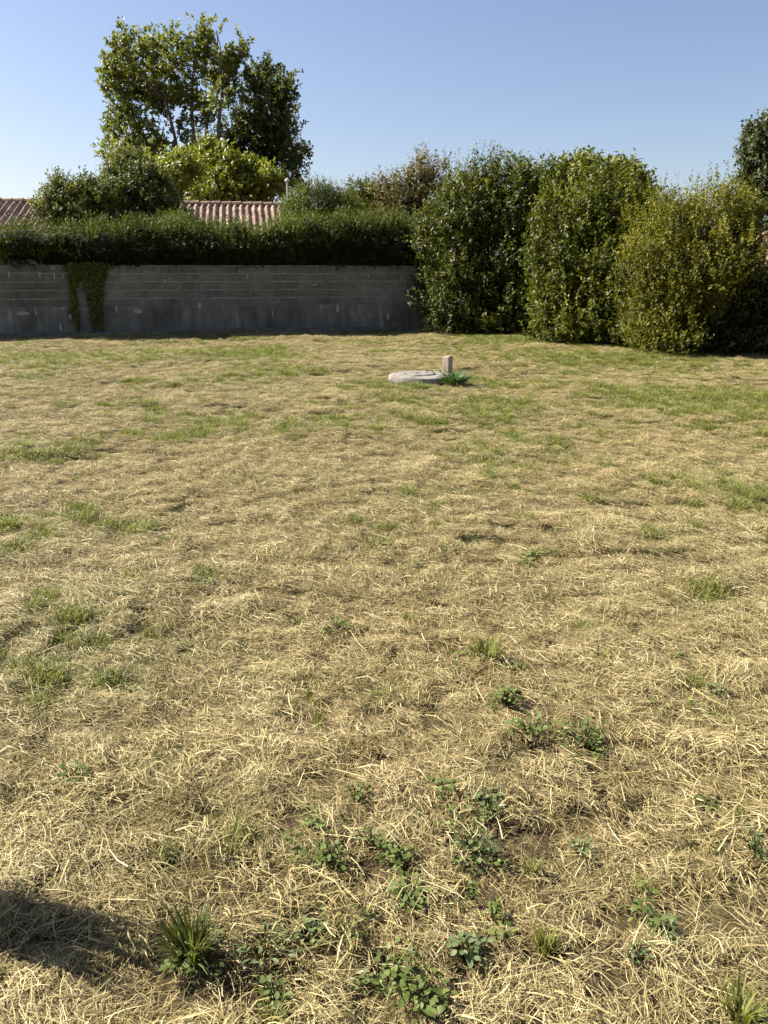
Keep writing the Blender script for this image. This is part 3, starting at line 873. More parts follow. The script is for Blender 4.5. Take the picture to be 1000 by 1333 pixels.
EE = E_px([(972, 392, 22, 34, .3, .8), (990, 425, 34, 48, .5, .9), (1040, 430, 45, 50, .2, 1.0), (920, 440, 40, 40, 1.0, .7), (960, 440, 36, 42, .9, .8), (955, 320, 12, 26, .4, .5), (930, 445, 40, 30, .2, .7), (975, 450, 36, 30, 0, .7), (1075, 330, 35, 40, .2, .8)], dE)
plant('shaded_bush', 'dark shaded bush under and beside the olive privet', 'bush', (*gnd(985, 474)[:2] + [.2, 1.3], 0), EE, 113,
      dict(nsh=3200, slen=.28, nl=10, lL=.075, lW=.04, dirmix=(.6, .6, .5), inner=.4, shell=(.72, 1.06), cull=.7, lump=.2, tbias=.45, tscale=1.6, zmin=.05), M_darkbush, True,
      stem_r=.05, part='foliage', trunkname='stem')
# far tree, right edge
dF = 40
EF = E_px([(990, 180, 18, 22, 0, 1.0), (1000, 215, 28, 28, 0, 1.2), (985, 215, 14, 18, 0, .7), (990, 250, 20, 22, 0, .9), (1030, 230, 30, 50, 0, 1.2), (1015, 165, 20, 18, 0, .9), (980, 190, 9, 12, 0, .5), (1020, 290, 40, 40, 0, 1.2), (1040, 180, 25, 30, 0, 1.0)], dF, 300, .97)
plant('far_tree', 'tall hazy green tree rising far behind the olive privet', 'tree', (at(1020, 300, dF)[0], dF, 0), EF, 114,
      dict(nsh=1900, slen=.45, nl=9, lL=.19, lW=.13, dirmix=(.6, .5, .6), inner=.3, shell=(.4, 1.1), cull=.45, lump=.25, tbias=.5, tscale=.9, zmin=1), M_farleaf, True, bark=M_bark, stem_r=.15,
      forks=[at(1018, 300, dF), at(1010, 230, dF)])
ra2, rb2 = at(985, 306, 27), at(1180, 306, 25)
house('tiled_shed', 'low shed with an orange tiled roof glimpsed beyond the shaded bush', ra2, rb2, R(27), 2.0, at(990, 308, 27)[2], .25, seed=8)

# --- ivy on the wall
rng = np.random.default_rng(33)
iv = thing('wall_vine', 'green creeping vine hanging in strands on the grey block wall', 'vine', wp(4.7, .1), wrot)
ib = wp(4.7, .1)
def wall_at(px, py):
    u = np.interp(px, [0, 556], [2.6, 2.6 + np.linalg.norm(WB - WA)])
    # perspective-correct u along the wall
    d = ray(px, py)
    A = np.array([[d[0], -wdir[0]], [d[1], -wdir[1]]])
    s_, u = np.linalg.solve(A, W0[:2])
    return u, EYE + d[2] * s_
strands = [([(97, 343), (95, 370), (97, 400), (102, 424)], 700), ([(112, 342), (114, 365), (119, 392), (123, 426)], 800), ([(128, 342), (130, 370), (131, 400), (132, 427)], 420),
           ([(105, 345), (108, 356)], 650), ([(118, 345), (118, 362)], 800), ([(125, 343), (124, 362)], 600), ([(98, 343), (100, 364)], 500), ([(130, 344), (131, 368)], 300)]
mb = MB(); IP, IT = [], []
ilocal = lambda a: (a - ib) @ Rz.T
for pts, nlv in strands:
    Q = np.array([wp(*(lambda uz: (uz[0], .035, uz[1]))(wall_at(x, y))) for x, y in pts])
    if len(pts) > 2:
        mb.tube([ilocal(q) for q in Q] , [.012] * len(Q), 5)
        Qg = Q[-1].copy(); Qg[2] = 0; mb.tube([ilocal(Q[-1]), ilocal(Qg + np.array([wdir[1], -wdir[0], 0]) * .1)], [.014, .018], 5)
    t = rng.random(nlv) ** 1.25
    k = np.linspace(0, 1, len(Q))
    C = np.stack([np.interp(t, k, Q[:, j]) for j in range(3)], -1)
    sw = (.115 if len(pts) < 3 else .07) * (1 - .8 * t) * (.6 + .8 * vnoise(t * 9 + nlv, t * 0, 97))
    C += wdir * (rng.normal(0, 1, nlv) * sw)[:, None] + np.array([wdir[1], -wdir[0], 0]) * (rng.random(nlv) * .13 * (1 - .6 * t))[:, None]
    C[:, 2] += rng.normal(0, .03, nlv)
    C[:, 2] = np.minimum(C[:, 2], WH + .05)
    IP.append(C); IT.append(.5 + rng.normal(0, .2, nlv))
IP = np.concatenate(IP); IT = np.concatenate(IT); n = len(IP)
ND = np.array([wdir[1], -wdir[0], 0])
link('foliage', leaves_mesh('foliage', ilocal(IP), (np.array([0, 0, -.8]) + rng.normal(0, .5, (n, 3))) @ Rz.T, (ND + rng.normal(0, .4, (n, 3)) + [0, 0, .3]) @ Rz.T, .055 + .03 * rng.random(n), .05 + .02 * rng.random(n), IT), M_laurel2, iv)
link('stem', mb.mesh('stem', True), M_twig, iv)

# ------------------------------------------------------------------ septic tank cover, post
cc = gnd(548, 500.5); cc[2] = gz(cc[0], cc[1]) + .045
cov = thing('manhole_cover', 'round weathered concrete tank cover lying on the lawn', 'cover', cc)
mb = MB(); mb.lathe([(.40, -.12), (.455, -.12), (.462, .03), (.448, .075), (.425, .088), (.24, .092), (.225, .084), (.215, .084)], 56)
rim = mb.mesh('slab', False)
rg = np.random.default_rng(4)
link('slab', rim, M_concrete, cov)
mb = MB(); mb.lathe([(.205, .06), (.205, .098), (.192, .108), (.08, .112), (.07, .104), (0.02, .103)], 40)
link('lid', mb.mesh('lid'), M_concrete, cov)
mb = MB(); mb.tube([(-.06, 0, .10), (-.055, 0, .135), (0, 0, .15), (.055, 0, .135), (.06, 0, .10)], [.007] * 5, 6)
link('lifting_handle', mb.mesh('lifting_handle', True), M_rusty, cov, (.12, -.05, 0), (0, 0, .4))
pc = gnd(582, 491.5); pc[2] = gz(pc[0], pc[1])
me = MB()
b_ = .058
ringz = [-.2, .0, .12, .24, .325, .338]
rs = [1, 1.02, 1.0, .985, .97, .86]
v = []; f = []
for i, z in enumerate(ringz):
    for (sx, sy) in ((-1, -.8), (-.8, -1), (.8, -1), (1, -.8), (1, .8), (.8, 1), (-.8, 1), (-1, .8)):
        v.append((sx * b_ * rs[i] + rg.normal(0, .0012), sy * b_ * rs[i] + rg.normal(0, .0012), z + (.006 * sx if i > 3 else 0)))
for i in range(len(ringz) - 1):
    for k in range(8):
        a, b = i * 8 + k, i * 8 + (k + 1) % 8
        f.append((a, b, b + 8, a + 8))
f.append(tuple((len(ringz) - 1) * 8 + k for k in range(8)))
me.add(v, f)
po = link('marker_post', me.mesh('marker_post'), M_post, None, pc, (R(1.5), R(2.5), R(-36)))
tag(po, 'short square weathered post standing beside the concrete cover', 'post')

# ------------------------------------------------------------------ straw ground cover (one object, geometry nodes)
def ribbon(P0, az, length, lift, width, tint, bend, tilt, rng, z_end=None):
    """blades as 2-segment ribbons: 6 verts"""
    n = len(P0)
    d0 = np.stack([np.cos(az), np.sin(az), np.zeros(n)], -1)
    az2 = az + bend
    d1 = np.stack([np.cos(az2), np.sin(az2), np.zeros(n)], -1)
    up = np.array([0, 0, 1.0])
    mid = P0 + d0 * (length * .5)[:, None] + up * lift[:, None]
    end = mid + d1 * (length * .5)[:, None] + up * (z_end if z_end is not None else -lift * rng.random(n))[:, None]
    s0 = np.stack([-np.sin(az), np.cos(az), tilt], -1); s0 = nrm(s0)
    s1 = np.stack([-np.sin(az2), np.cos(az2), tilt * .6], -1); s1 = nrm(s1)
    w_ = width[:, None] * .5
    V = np.stack([P0 - s0 * w_, P0 + s0 * w_, mid - s0 * w_ * .95, mid + s0 * w_ * .95, end - s1 * w_ * .35, end + s1 * w_ * .35], 1)
    return V, np.repeat(tint[:, None], 6, 1)

def blades_to_mesh(Vs, Ts, vid):
    V = np.concatenate(Vs).reshape(-1, 3); T = np.concatenate(Ts).ravel()
    n = len(V) // 6
    b = (np.arange(n) * 6)[:, None]
    F = np.concatenate([b + np.array([[0, 1, 3, 2]]), b + np.array([[2, 3, 5, 4]])])
    return V, F, T, np.full(len(V), vid, int)

def straw_mat(seed, side=.31, n=2300, thin=0.0):
    """a square tile of lying clippings, thin in places so that the soil shows"""
    rg = np.random.default_rng(seed)
    x, y = (rg.random(n) - .5) * side, (rg.random(n) - .5) * side
    edge = np.clip((side / 2 - np.maximum(np.abs(x), np.abs(y))) / .03, 0, 1)
    bare = vnoise(x * 9 + seed * 3, y * 9, 74) * .65 + vnoise(x * 23 + seed, y * 23, 75) * .35
    ok = rg.random(n) < np.clip((bare - .24 - thin) * 5, .10, 1)
    x, y, edge = x[ok], y[ok], edge[ok]; n = len(x)
    lump = np.clip(vnoise(x * 7 + seed * 9, y * 7, 71) * 1.7 - .5, 0, 1) * edge
    az = 2 * math.pi * vnoise(x * 4.5 + seed * 5, y * 4.5, 72) * 1.5 + rg.normal(0, .8, n)
    ln = np.clip(rg.lognormal(math.log(.042), .55, n), .012, .15)
    lift = np.clip(rg.normal(.002, .004, n), -.002, .014) * (1 + lump)
    z0 = rg.random(n) ** 1.3 * (.008 + .034 * lump)
    wd = np.clip(rg.lognormal(math.log(.0015), .33, n), .0008, .0036)
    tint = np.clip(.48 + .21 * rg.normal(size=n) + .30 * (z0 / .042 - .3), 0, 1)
    old = rg.random(n) < .24
    tint[old] *= .25
    V1, T1 = ribbon(np.stack([x - np.cos(az) * ln * .5, y - np.sin(az) * ln * .5, z0], -1), az, ln, lift, wd, tint, rg.normal(0, .28, n), rg.normal(0, .6, n), rg)
    k = 3
    V2, T2 = ribbon(np.stack([(rg.random(k) - .5) * side * .9, (rg.random(k) - .5) * side * .9, .012 + .03 * rg.random(k)], -1), rg.random(k) * 6.28, .05 + .09 * rg.random(k) ** 2, rg.normal(.006, .008, k),
                      .002 + .0018 * rg.random(k), .6 + .35 * rg.random(k), rg.normal(0, .2, k), rg.normal(0, .4, k), rg)
    k = 90
    h = .010 + .028 * rg.random(k) ** 2
    V3, T3 = ribbon(np.stack([(rg.random(k) - .5) * side, (rg.random(k) - .5) * side, np.full(k, -.01)], -1), rg.random(k) * 6.28, h * .9, h, .0016 + .0012 * rg.random(k), np.clip(rg.normal(.35, .2, k), 0, 1), rg.normal(0, .5, k), rg.normal(0, .5, k), rg, z_end=h * .6)
    return [V1, V2, V3], [T1, T2, T3]

def straw_clump(seed, rad=.16, hgt=.05, n=900):
    """a small tangled heap of clippings"""
    rg = np.random.default_rng(seed)
    r = rad * np.sqrt(rg.random(n)); th = rg.random(n) * 2 * math.pi
    x, y = r * np.cos(th) * (1.0 + .35 * rg.random()), r * np.sin(th)
    dome = hgt * np.clip(1 - (r / rad) ** 2, 0, 1) * (.6 + .8 * vnoise(x * 14 + seed, y * 14, 73))
    az0 = rg.random() * 6.28
    az = az0 + rg.normal(0, 1.2, n)
    ln = np.clip(rg.lognormal(math.log(.05), .45, n), .02, .13)
    z0 = dome * rg.random(n) ** .6 + .003
    wd = np.clip(rg.lognormal(math.log(.0015), .33, n), .0008, .0036)
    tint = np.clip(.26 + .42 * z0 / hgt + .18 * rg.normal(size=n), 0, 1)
    tint[rg.random(n) < .12] *= .4
    V1, T1 = ribbon(np.stack([x - np.cos(az) * ln * .5, y - np.sin(az) * ln * .5, z0 * .7], -1), az, ln, z0 * .22 + rg.normal(.002, .004, n), wd, tint, rg.normal(0, .35, n), rg.normal(0, .5, n), rg)
    return [V1], [T1]

def green_patch(seed, rad=.2, n=330, hmax=.12):
    rg = np.random.default_rng(seed)
    r = rad * np.sqrt(rg.random(n)) * (.3 + .7 * rg.random(n)); th = rg.random(n) * 6.28
    h = hmax * (.35 + .65 * rg.random(n)) * np.clip(1.15 - r / rad, .2, 1)
    V, T = ribbon(np.stack([r * np.cos(th), r * np.sin(th), np.full(n, -.008)], -1), rg.random(n) * 6.28, h * (.5 + .7 * rg.random(n)), h * .75, .0028 + .002 * rg.random(n),
                  np.clip(rg.normal(.5, .22, n), 0, 1), rg.normal(0, .4, n), rg.normal(0, .5, n), rg, z_end=h * (.35 * rg.random(n) - .05))
    return [V], [T]

def gn_scatter(name):
    ng = bpy.data.node_groups.new(name, 'GeometryNodeTree')
    ng.interface.new_socket('Geometry', in_out='INPUT', socket_type='NodeSocketGeometry')
    ng.interface.new_socket('Geometry', in_out='OUTPUT', socket_type='NodeSocketGeometry')
    N, Lk = ng.nodes, ng.links
    gi, go_ = N.new('NodeGroupInput'), N.new('NodeGroupOutput')
    def na(nm, dt):
        q = N.new('GeometryNodeInputNamedAttribute'); q.data_type = dt; q.inputs['Name'].default_value = nm
        return q.outputs['Attribute']
    sep = N.new('GeometryNodeSeparateGeometry'); sep.domain = 'POINT'
    cmp_ = N.new('FunctionNodeCompare'); cmp_.data_type = 'INT'; cmp_.operation = 'LESS_THAN'
    Lk.new(na('vid', 'INT'), cmp_.inputs[2]); cmp_.inputs[3].default_value = 0
    Lk.new(gi.outputs[0], sep.inputs['Geometry']); Lk.new(cmp_.outputs[0], sep.inputs['Selection'])
    m2p = N.new('GeometryNodeMeshToPoints'); Lk.new(sep.outputs['Selection'], m2p.inputs['Mesh'])
    spl = N.new('GeometryNodeSplitToInstances'); spl.domain = 'POINT'
    Lk.new(sep.outputs['Inverted'], spl.inputs['Geometry']); Lk.new(na('vid', 'INT'), spl.inputs['Group ID'])
    iop = N.new('GeometryNodeInstanceOnPoints')
    Lk.new(m2p.outputs[0], iop.inputs['Points']); Lk.new(spl.outputs['Instances'], iop.inputs['Instance'])
    iop.inputs['Pick Instance'].default_value = True
    Lk.new(na('pick', 'INT'), iop.inputs['Instance Index'])
    e2r = N.new('FunctionNodeEulerToRotation'); Lk.new(na('rot', 'FLOAT_VECTOR'), e2r.inputs[0])
    Lk.new(e2r.outputs[0], iop.inputs['Rotation'])
    Lk.new(na('scl', 'FLOAT_VECTOR'), iop.inputs['Scale'])
    Lk.new(iop.outputs[0], go_.inputs[0])
    return ng

def scatter_object(name, variants, pts, pick, rot, scl, green, pale, mat):
    V, F, T, ID = [], [], [], []
    off = 0
    for vid, (Vs, Ts) in enumerate(variants):
        v, f, t, i = blades_to_mesh(Vs, Ts, vid)
        V.append(v); F.append(f + off); T.append(t); ID.append(i); off += len(v)
    n = len(pts)
    nv = off
    z = np.zeros(nv)
    A = {'tint': np.concatenate(T + [np.zeros(n)]), 'vid': np.concatenate(ID + [np.full(n, -1)]).astype(int),
         'pick': np.concatenate([z, pick]).astype(int), 'rot': np.concatenate([np.zeros((nv, 3)), rot]), 'scl': np.concatenate([np.ones((nv, 3)), scl]),
         'green': np.concatenate([z, green]), 'pale': np.concatenate([z, pale])}
    me = mesh_np(name, np.concatenate(V + [pts]), [np.concatenate(F)], A)
    o = link(name, me, mat)
    md = o.modifiers.new('scatter', 'NODES')
    md.node_group = gn_scatter(name + '_scatter')
    o['kind'] = 'stuff'
    return o

# lawn outline: in front of the wall and of the bushes, inside the view plus a margin
def lawn_ok(x, y, margin=.35):
    o = (x - W0[0]) * wdir[1] - (y - W0[1]) * wdir[0]          # distance in front of the wall
    ok = o > .12
    p0, p1 = gnd(545, 436)[:2], gnd(1000, 479)[:2]
    d = (p1 - p0) / np.linalg.norm(p1 - p0)
    side = (x - p0[0]) * (-d[1]) + (y - p0[1]) * d[0]
    ok &= side < 1.7
    ok &= np.abs(x) < .53 * (y + .1) + margin + 1.1
    ok &= (y > .35)
    return ok
GREEN_SPOTS = [(240, 572, 40, 14, .9), (925, 640, 75, 26, .75), (185, 690, 40, 16, .6), (515, 505, 55, 12, .95), (80, 466, 110, 8, .8), (250, 462, 120, 8, .45), (670, 530, 60, 18, .5), (900, 520, 120, 25, .4), (380, 565, 30, 8, .6), (960, 560, 60, 20, .35),
               (765, 648, 18, 7, .6), (350, 490, 60, 10, .35), (820, 470, 120, 12, .55), (650, 445, 80, 6, .5), (540, 650, 30, 12, .5), (920, 780, 50, 25, .45), (180, 755, 20, 9, .6), (60, 690, 60, 16, .25), (430, 550, 30, 8, .5), (110, 890, 90, 40, .25),
               (90, 1030, 60, 30, .3), (440, 1130, 60, 30, .4), (400, 905, 50, 22, .35), (860, 700, 60, 20, .3), (620, 585, 40, 12, .3), (160, 530, 60, 14, .35), (60, 600, 40, 14, .4), (720, 480, 60, 10, .45), (300, 1290, 90, 50, .3), (930, 930, 50, 25, .25), (780, 560, 70, 18, .3)]
def to_px(x, y, z=0.0):
    dx, dy, dz = x, y, z - EYE
    fw = dy * math.cos(PITCH) - dz * math.sin(PITCH)
    up = dy * math.sin(PITCH) + dz * math.cos(PITCH)
    return CX + FPX * dx / fw, CY - FPX * up / fw
WEEDS = [(250, 1240, .13), (632, 868, .10), (710, 1228, .06), (765, 655, .13), (530, 1172, .09), (606, 1235, .07), (657, 925, .06), (345, 1235, .07), (690, 965, .08), (762, 975, .09), (636, 1058, .08), (617, 1112, .07), (545, 1295, .07), (430, 1125, .07), (485, 1105, .05), (870, 1208, .05), (440, 822, .1), (985, 1105, .05)]
WXY = [(*gnd(a, b)[:2], r) for a, b, r in WEEDS]
def weed_free(x, y, extra=.08):
    k = np.ones(len(x), bool)
    for a, b, r in WXY: k &= np.hypot(x - a, y - b) > r + extra
    return k
GS = [(gnd(a, b), gnd(a + c, b), gnd(a, b - d), gnd(a, b + d), s) for a, b, c, d, s in GREEN_SPOTS]
def greenness(x, y):
    g = np.zeros_like(x)
    for c, ex, f0, f1, s in GS:
        rx = abs(ex[0] - c[0]); ry = (f0[1] - f1[1]) / 2
        g = np.maximum(g, s * np.exp(-1.1 * (((x - c[0]) / rx) ** 2 + ((y - c[1]) / ry) ** 2)))
    base = np.clip((vnoise(x * .9, y * .9, 81) * .6 + vnoise(x * 2.7, y * 2.7, 82) * .4 - .48) * 2.4, 0, .6)
    far = np.clip((y - 4.5) / 6, 0, 1) * (.10 + .16 * vnoise(x * .8, y * .8, 83)) + np.clip((x - .5) / 4, 0, 1) * .10
    return np.clip(g + base * .8 + far, 0, 1)
def jitter_grid(step, seed, jit=.5, margin=.35):
    rg = np.random.default_rng(seed)
    xs, ys = np.meshgrid(np.arange(-13, 13, step), np.arange(.3, 24, step))
    x = (xs + (rg.random(xs.shape) - .5) * step * 2 * jit).ravel(); y = (ys + (rg.random(xs.shape) - .5) * step * 2 * jit).ravel()
    k = lawn_ok(x, y, margin)
    return x[k], y[k], rg

def solid_free(x, y, r=.0):
    k = np.hypot(x - cc[0], y - cc[1]) > .40 + r
    k &= np.hypot(x - pc[0], y - pc[1]) > .05 + r
    return k

NM, NC = 24, 8
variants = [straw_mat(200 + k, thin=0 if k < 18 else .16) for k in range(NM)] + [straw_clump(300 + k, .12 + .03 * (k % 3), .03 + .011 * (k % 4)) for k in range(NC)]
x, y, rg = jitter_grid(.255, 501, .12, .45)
k = solid_free(x, y, .0); x, y = x[k], y[k]
n1 = len(x)
sx = np.full(n1, 1.0)
bald = vnoise(x * 1.7, y * 1.7, 95) * .6 + vnoise(x * 4.3, y * 4.3, 96) * .4
pick1 = np.where(bald < .36, rg.integers(18, NM, n1), rg.integers(0, 18, n1))
s1 = sx * (.98 + .06 * rg.random(n1))
scl1 = np.stack([s1, s1, s1 * (.8 + .5 * rg.random(n1))], -1)
g1 = greenness(x, y) * .7
pts1 = np.stack([x, y, ground_h(x, y)], -1)
pale1 = np.clip(vnoise(x * .55, y * .55, 91) * .7 + vnoise(x * 2.2, y * 2.2, 92) * .5 - .25, 0, 1)
e_ = .1
rot1 = np.stack([np.arctan((ground_h(x, y + e_) - ground_h(x, y - e_)) / (2 * e_)), -np.arctan((ground_h(x + e_, y) - ground_h(x - e_, y)) / (2 * e_)), rg.integers(0, 4, n1) * math.pi / 2 + rg.normal(0, .12, n1)], -1)
pts1[:, 2] += .004
x, y, rg = jitter_grid(.26, 502, .6)
keep = (rg.random(len(x)) < .25 + .7 * vnoise(x * 1.2, y * 1.2, 93)) & solid_free(x, y, .14) & weed_free(x, y)
x, y = x[keep], y[keep]
n2 = len(x)
pick2 = NM + rg.integers(0, NC, n2)
s2 = .6 + .75 * rg.random(n2)
scl2 = np.stack([s2 * (.9 + .5 * rg.random(n2)), s2, s2 * (.6 + .7 * rg.random(n2))], -1)
g2 = greenness(x, y) * .4
pale2 = np.clip(vnoise(x * .55, y * .55, 91) * .7 + rg.random(n2) * .6 - .2, 0, 1)
rot2 = np.stack([rg.normal(0, .06, n2), rg.normal(0, .06, n2), rg.normal(0, .9, n2)], -1)
pts2 = np.stack([x, y, ground_h(x, y) - .002], -1)
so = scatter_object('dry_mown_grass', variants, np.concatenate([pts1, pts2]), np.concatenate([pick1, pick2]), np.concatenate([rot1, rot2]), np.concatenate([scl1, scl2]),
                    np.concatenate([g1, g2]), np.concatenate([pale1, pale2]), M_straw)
tag(so, 'dry straw-coloured mown grass clippings covering the whole lawn', 'dry grass')

# live green grass where the photograph shows it
x, y, rg = jitter_grid(.15, 503, .6)
g = greenness(x, y)
keep = (rg.random(len(x)) < np.clip(g * 1.1 - .14, 0.03, .95)) & solid_free(x, y, .1)
x, y, g = x[keep], y[keep], g[keep]
n3 = len(x)
s3 = (.5 + .6 * rg.random(n3)) * (.62 + .5 * g)
so = scatter_object('green_grass', [green_patch(400 + k) for k in range(6)], np.stack([x, y, ground_h(x, y)], -1), rg.integers(0, 6, n3),
                    np.stack([np.zeros(n3), np.zeros(n3), rg.random(n3) * 6.28], -1), np.stack([s3, s3, s3], -1), np.zeros(n3), np.zeros(n3), M_grass)
tag(so, 'patches of short live green grass coming up through the straw', 'grass')

# low clover-like seedlings running through the thatch
def sprout_patch(seed, rad=.07, n=46):
    rg = np.random.default_rng(seed)
    c = rg.normal(0, rad * .45, (9, 2))
    k = rg.integers(0, 9, n)
    p = c[k] + rg.normal(0, .010, (n, 2))
    az = rg.random(n) * 6.28
    L = .006 + .010 * rg.random(n)
    V, T = ribbon(np.stack([p[:, 0], p[:, 1], .012 + .03 * rg.random(n)], -1), az, L, rg.normal(.001, .002, n), L * (.7 + .3 * rg.random(n)), np.clip(rg.normal(.5, .25, n), 0, 1), rg.normal(0, .2, n), rg.normal(0, .4, n), rg)
    return [V], [T]
x, y, rg = jitter_grid(.11, 504, .6)
dens = np.clip(vnoise(x * 1.9, y * 1.9, 98) * .55 + vnoise(x * 5, y * 5, 99) * .45 - .56, 0, 1) * 1.3
for a, b, r in WXY:
    dens += .4 * np.exp(-((x - a) ** 2 + (y - b) ** 2) / (2 * (r * 1.2) ** 2))
keep = (rg.random(len(x)) < dens * np.clip(1.25 - y / 6.5, 0, 1)) & solid_free(x, y, .1)
x, y = x[keep], y[keep]; n4 = len(x)
s4 = .6 + .8 * rg.random(n4)
so = scatter_object('clover_seedlings', [sprout_patch(450 + k) for k in range(6)], np.stack([x, y, ground_h(x, y)], -1), rg.integers(0, 6, n4),
                    np.stack([np.zeros(n4), np.zeros(n4), rg.random(n4) * 6.28], -1), np.stack([s4, s4, s4], -1), np.zeros(n4), np.zeros(n4), M_weed)
tag(so, 'tiny clover-like seedlings sprinkled through the near straw', 'seedlings')

# ------------------------------------------------------------------ single weeds and tufts
def tuft_mesh(seed, n, hgt, rad, wd, lean=.6):
    rg = np.random.default_rng(seed)
    az = rg.random(n) * 6.28
    r = rad * .28 * np.sqrt(rg.random(n))
    P = np.stack([r * np.cos(az), r * np.sin(az), np.full(n, -.01)], -1)
    H = hgt * (.45 + .6 * rg.random(n)) + .02
    out = rad * (.25 + .8 * rg.random(n)) * lean
    S = 4
    V = []
    side = np.stack([-np.sin(az), np.cos(az), rg.normal(0, .3, n)], -1)
    dr = np.stack([np.cos(az + rg.normal(0, .3, n)), np.sin(az), np.zeros(n)], -1)
    w_ = wd * (.7 + .6 * rg.random(n))
    droop = rg.random(n) * .5
    for s in range(S + 1):
        t = s / S
        q = P + dr * (out * t ** 1.6)[:, None] + np.array([0, 0, 1.0]) * (H * (t - droop * t ** 3))[:, None]
        ww = (w_ * .5 * (1 - t ** 2.2) + .0002)[:, None]
        V += [q - side * ww, q + side * ww]
    V = np.stack(V, 1)
    k = V.shape[1]
    b = (np.arange(n) * k)[:, None]
    F = np.concatenate([b + np.array([[2 * s, 2 * s + 1, 2 * s + 3, 2 * s + 2]]) for s in range(S)])
    T = np.clip(rg.normal(.5, .2, n), 0, 1)
    return mesh_np('grass_tuft', V.reshape(-1, 3), [F], {'tint': np.repeat(T, k)})

def tuft(label, px, py, n, hgt, rad, wd, mat, seed, group=None, lean=.6):
    g_ = gnd(px, py)
    g_[2] = gz(g_[0], g_[1])
    o = link('grass_tuft', tuft_mesh(seed, n, hgt, rad, wd, lean), mat, None, g_)
    return tag(o, label, 'grass tuft', group)

tuft('dense dark green grass tuft hugging the foot of the square post', 592, 505, 320, .27, .36, .014, M_tuft_dark, 601, lean=.8)
tuft('tall dark green grass tuft at the end of the broad ground shadow', 250, 1240, 190, .13, .13, .0042, M_tuft_olive, 602, lean=.6)
tuft('bright green broad-bladed grass tuft alone in the straw, largest of the field tufts', 632, 868, 95, .145, .13, .007, M_grass, 603)
G1 = 'small green grass tufts in the straw'
sl_ = 'small green grass tuft sprouting through the dry straw'
for i, (px, py, n, h, r, wd, lb) in enumerate([
        (710, 1228, 70, .075, .06, .0035, 'dense fine bright green grass tuft near the bluish straggling weed'),
        (765, 655, 36, .10, .14, .007, 'wide low green grass tuft alone between the square post and the weeds'),
        (530, 808, 30, .08, .07, .004, 'thin pale green grass tuft near the long-leaved weed'),
        (690, 1128, 40, .06, .06, .003, 'short yellowish fine grass tuft beside the compact bluish weed'),
        (780, 868, 30, .09, .09, .004, 'sparse spreading grass tuft level with the largest field tuft'),
        (405, 912, 26, .07, .08, .005, 'loose low grass tuft on the far side of the single-stalk tuft'),
        (960, 1062, 34, .07, .06, .004, 'upright olive grass tuft beside a little green weed at the lawn edge'),
        (415, 948, 14, .1, .04, .004, 'narrow tuft of a few upright grass stalks in the straw'),
        (355, 1322, 60, .07, .07, .004, 'dense green grass tuft touching the clovery weed near the tall dark tuft'),
        (175, 765, 34, .09, .12, .005, 'wide thin grass tuft beside a pale green lawn patch'),
        (585, 862, 10, .09, .03, .004, 'slim sprig of a few blades beside the largest field tuft'),
        (820, 1140, 36, .05, .07, .003, 'very fine short grass tuft among the small bluish weeds'),
        (965, 1310, 70, .10, .10, .005, 'thick tall green grass tuft standing apart from every weed')]):
    tuft(lb, px, py, n, h, r, wd, M_grass, 610 + i, G1)

# leafy weeds: every leaf of the near ones is a part
def leaf_mesh(seed, kind):
    rg = np.random.default_rng(seed)
    # outline of a roundish leaf along +x, slightly cupped, unit length
    out = [(0, 0), (.18, .20), (.42, .36), (.68, .34), (.9, .18), (1.0, 0)]
    if kind == 'long': out = [(0, 0), (.2, .10), (.45, .17), (.72, .14), (.9, .07), (1.0, 0)]
    V = []; F = []
    for i, (x, wv) in enumerate(out):
        zc = -.10 * x * x
        V += [(x, wv, zc + .12 * wv + rg.normal(0, .012)), (x, 0, zc - .02), (x, -wv, zc + .12 * wv + rg.normal(0, .012))]
    for i in range(len(out) - 1):
        a = i * 3
        F += [(a, a + 1, a + 4, a + 3), (a + 1, a + 2, a + 5, a + 4)]
    V = np.array(V)
    return mesh_np('leaf', V, [np.array(F)], {'tint': np.full(len(V), .25 + .5 * rg.random())}, smooth=True)
LEAF = {}
for kind in ('round', 'long'):
    for mname, mm in (('a', M_weed), ('b', M_weed2)):
        for k in range(4):
            me = leaf_mesh(700 + k, kind); me.materials.append(mm)
            LEAF[(kind, mname, k)] = me
def weed(label, px, py, nleaf, rad, llen, hgt, kind, mm, seed, group=None):
    nleaf, rad = int(nleaf * 1.9), rad * .8
    rg = np.random.default_rng(seed)
    g_ = gnd(px, py); g_[2] = gz(g_[0], g_[1])
    t = thing('leafy_weed', label, 'weed', g_, rg.random() * 6.28, group)
    mb = MB()
    ex, ey, ox = .65 + .9 * rg.random(), .65 + .9 * rg.random(), rg.normal(0, .3)
    for k in range(nleaf):
        a = k * 2.4 + rg.normal(0, .3)
        r = rad * math.sqrt((k + .5) / nleaf)
        h = hgt * (1.0 - .55 * (r / rad)) * (.5 + .5 * rg.random()) + .032
        r *= .6 + .7 * rg.random()
        q = np.array([r * math.cos(a) * ex + ox * r, r * math.sin(a) * ey, h])
        mb.tube([(q[0] * .12, q[1] * .12, -.01), (q[0] * .6, q[1] * .6, h * .75), tuple(q)], [.0016, .0013, .001], 4)
        o = link('leaf', LEAF[(kind, mm, int(rg.integers(4)))], None, t, q, (rg.normal(0, .3), rg.normal(-.05, .28), a + rg.normal(0, .5)))
        s = llen * .68 * (.65 + .6 * rg.random())
        o.scale = (s, s, s)
    link('stem', mb.mesh('stem'), M_weed, t)
    return t
weed('leafy clover-like weed patch with bright round leaves, largest of the lawn weeds', 530, 1172, 34, .075, .026, .035, 'round', 'a', 801)
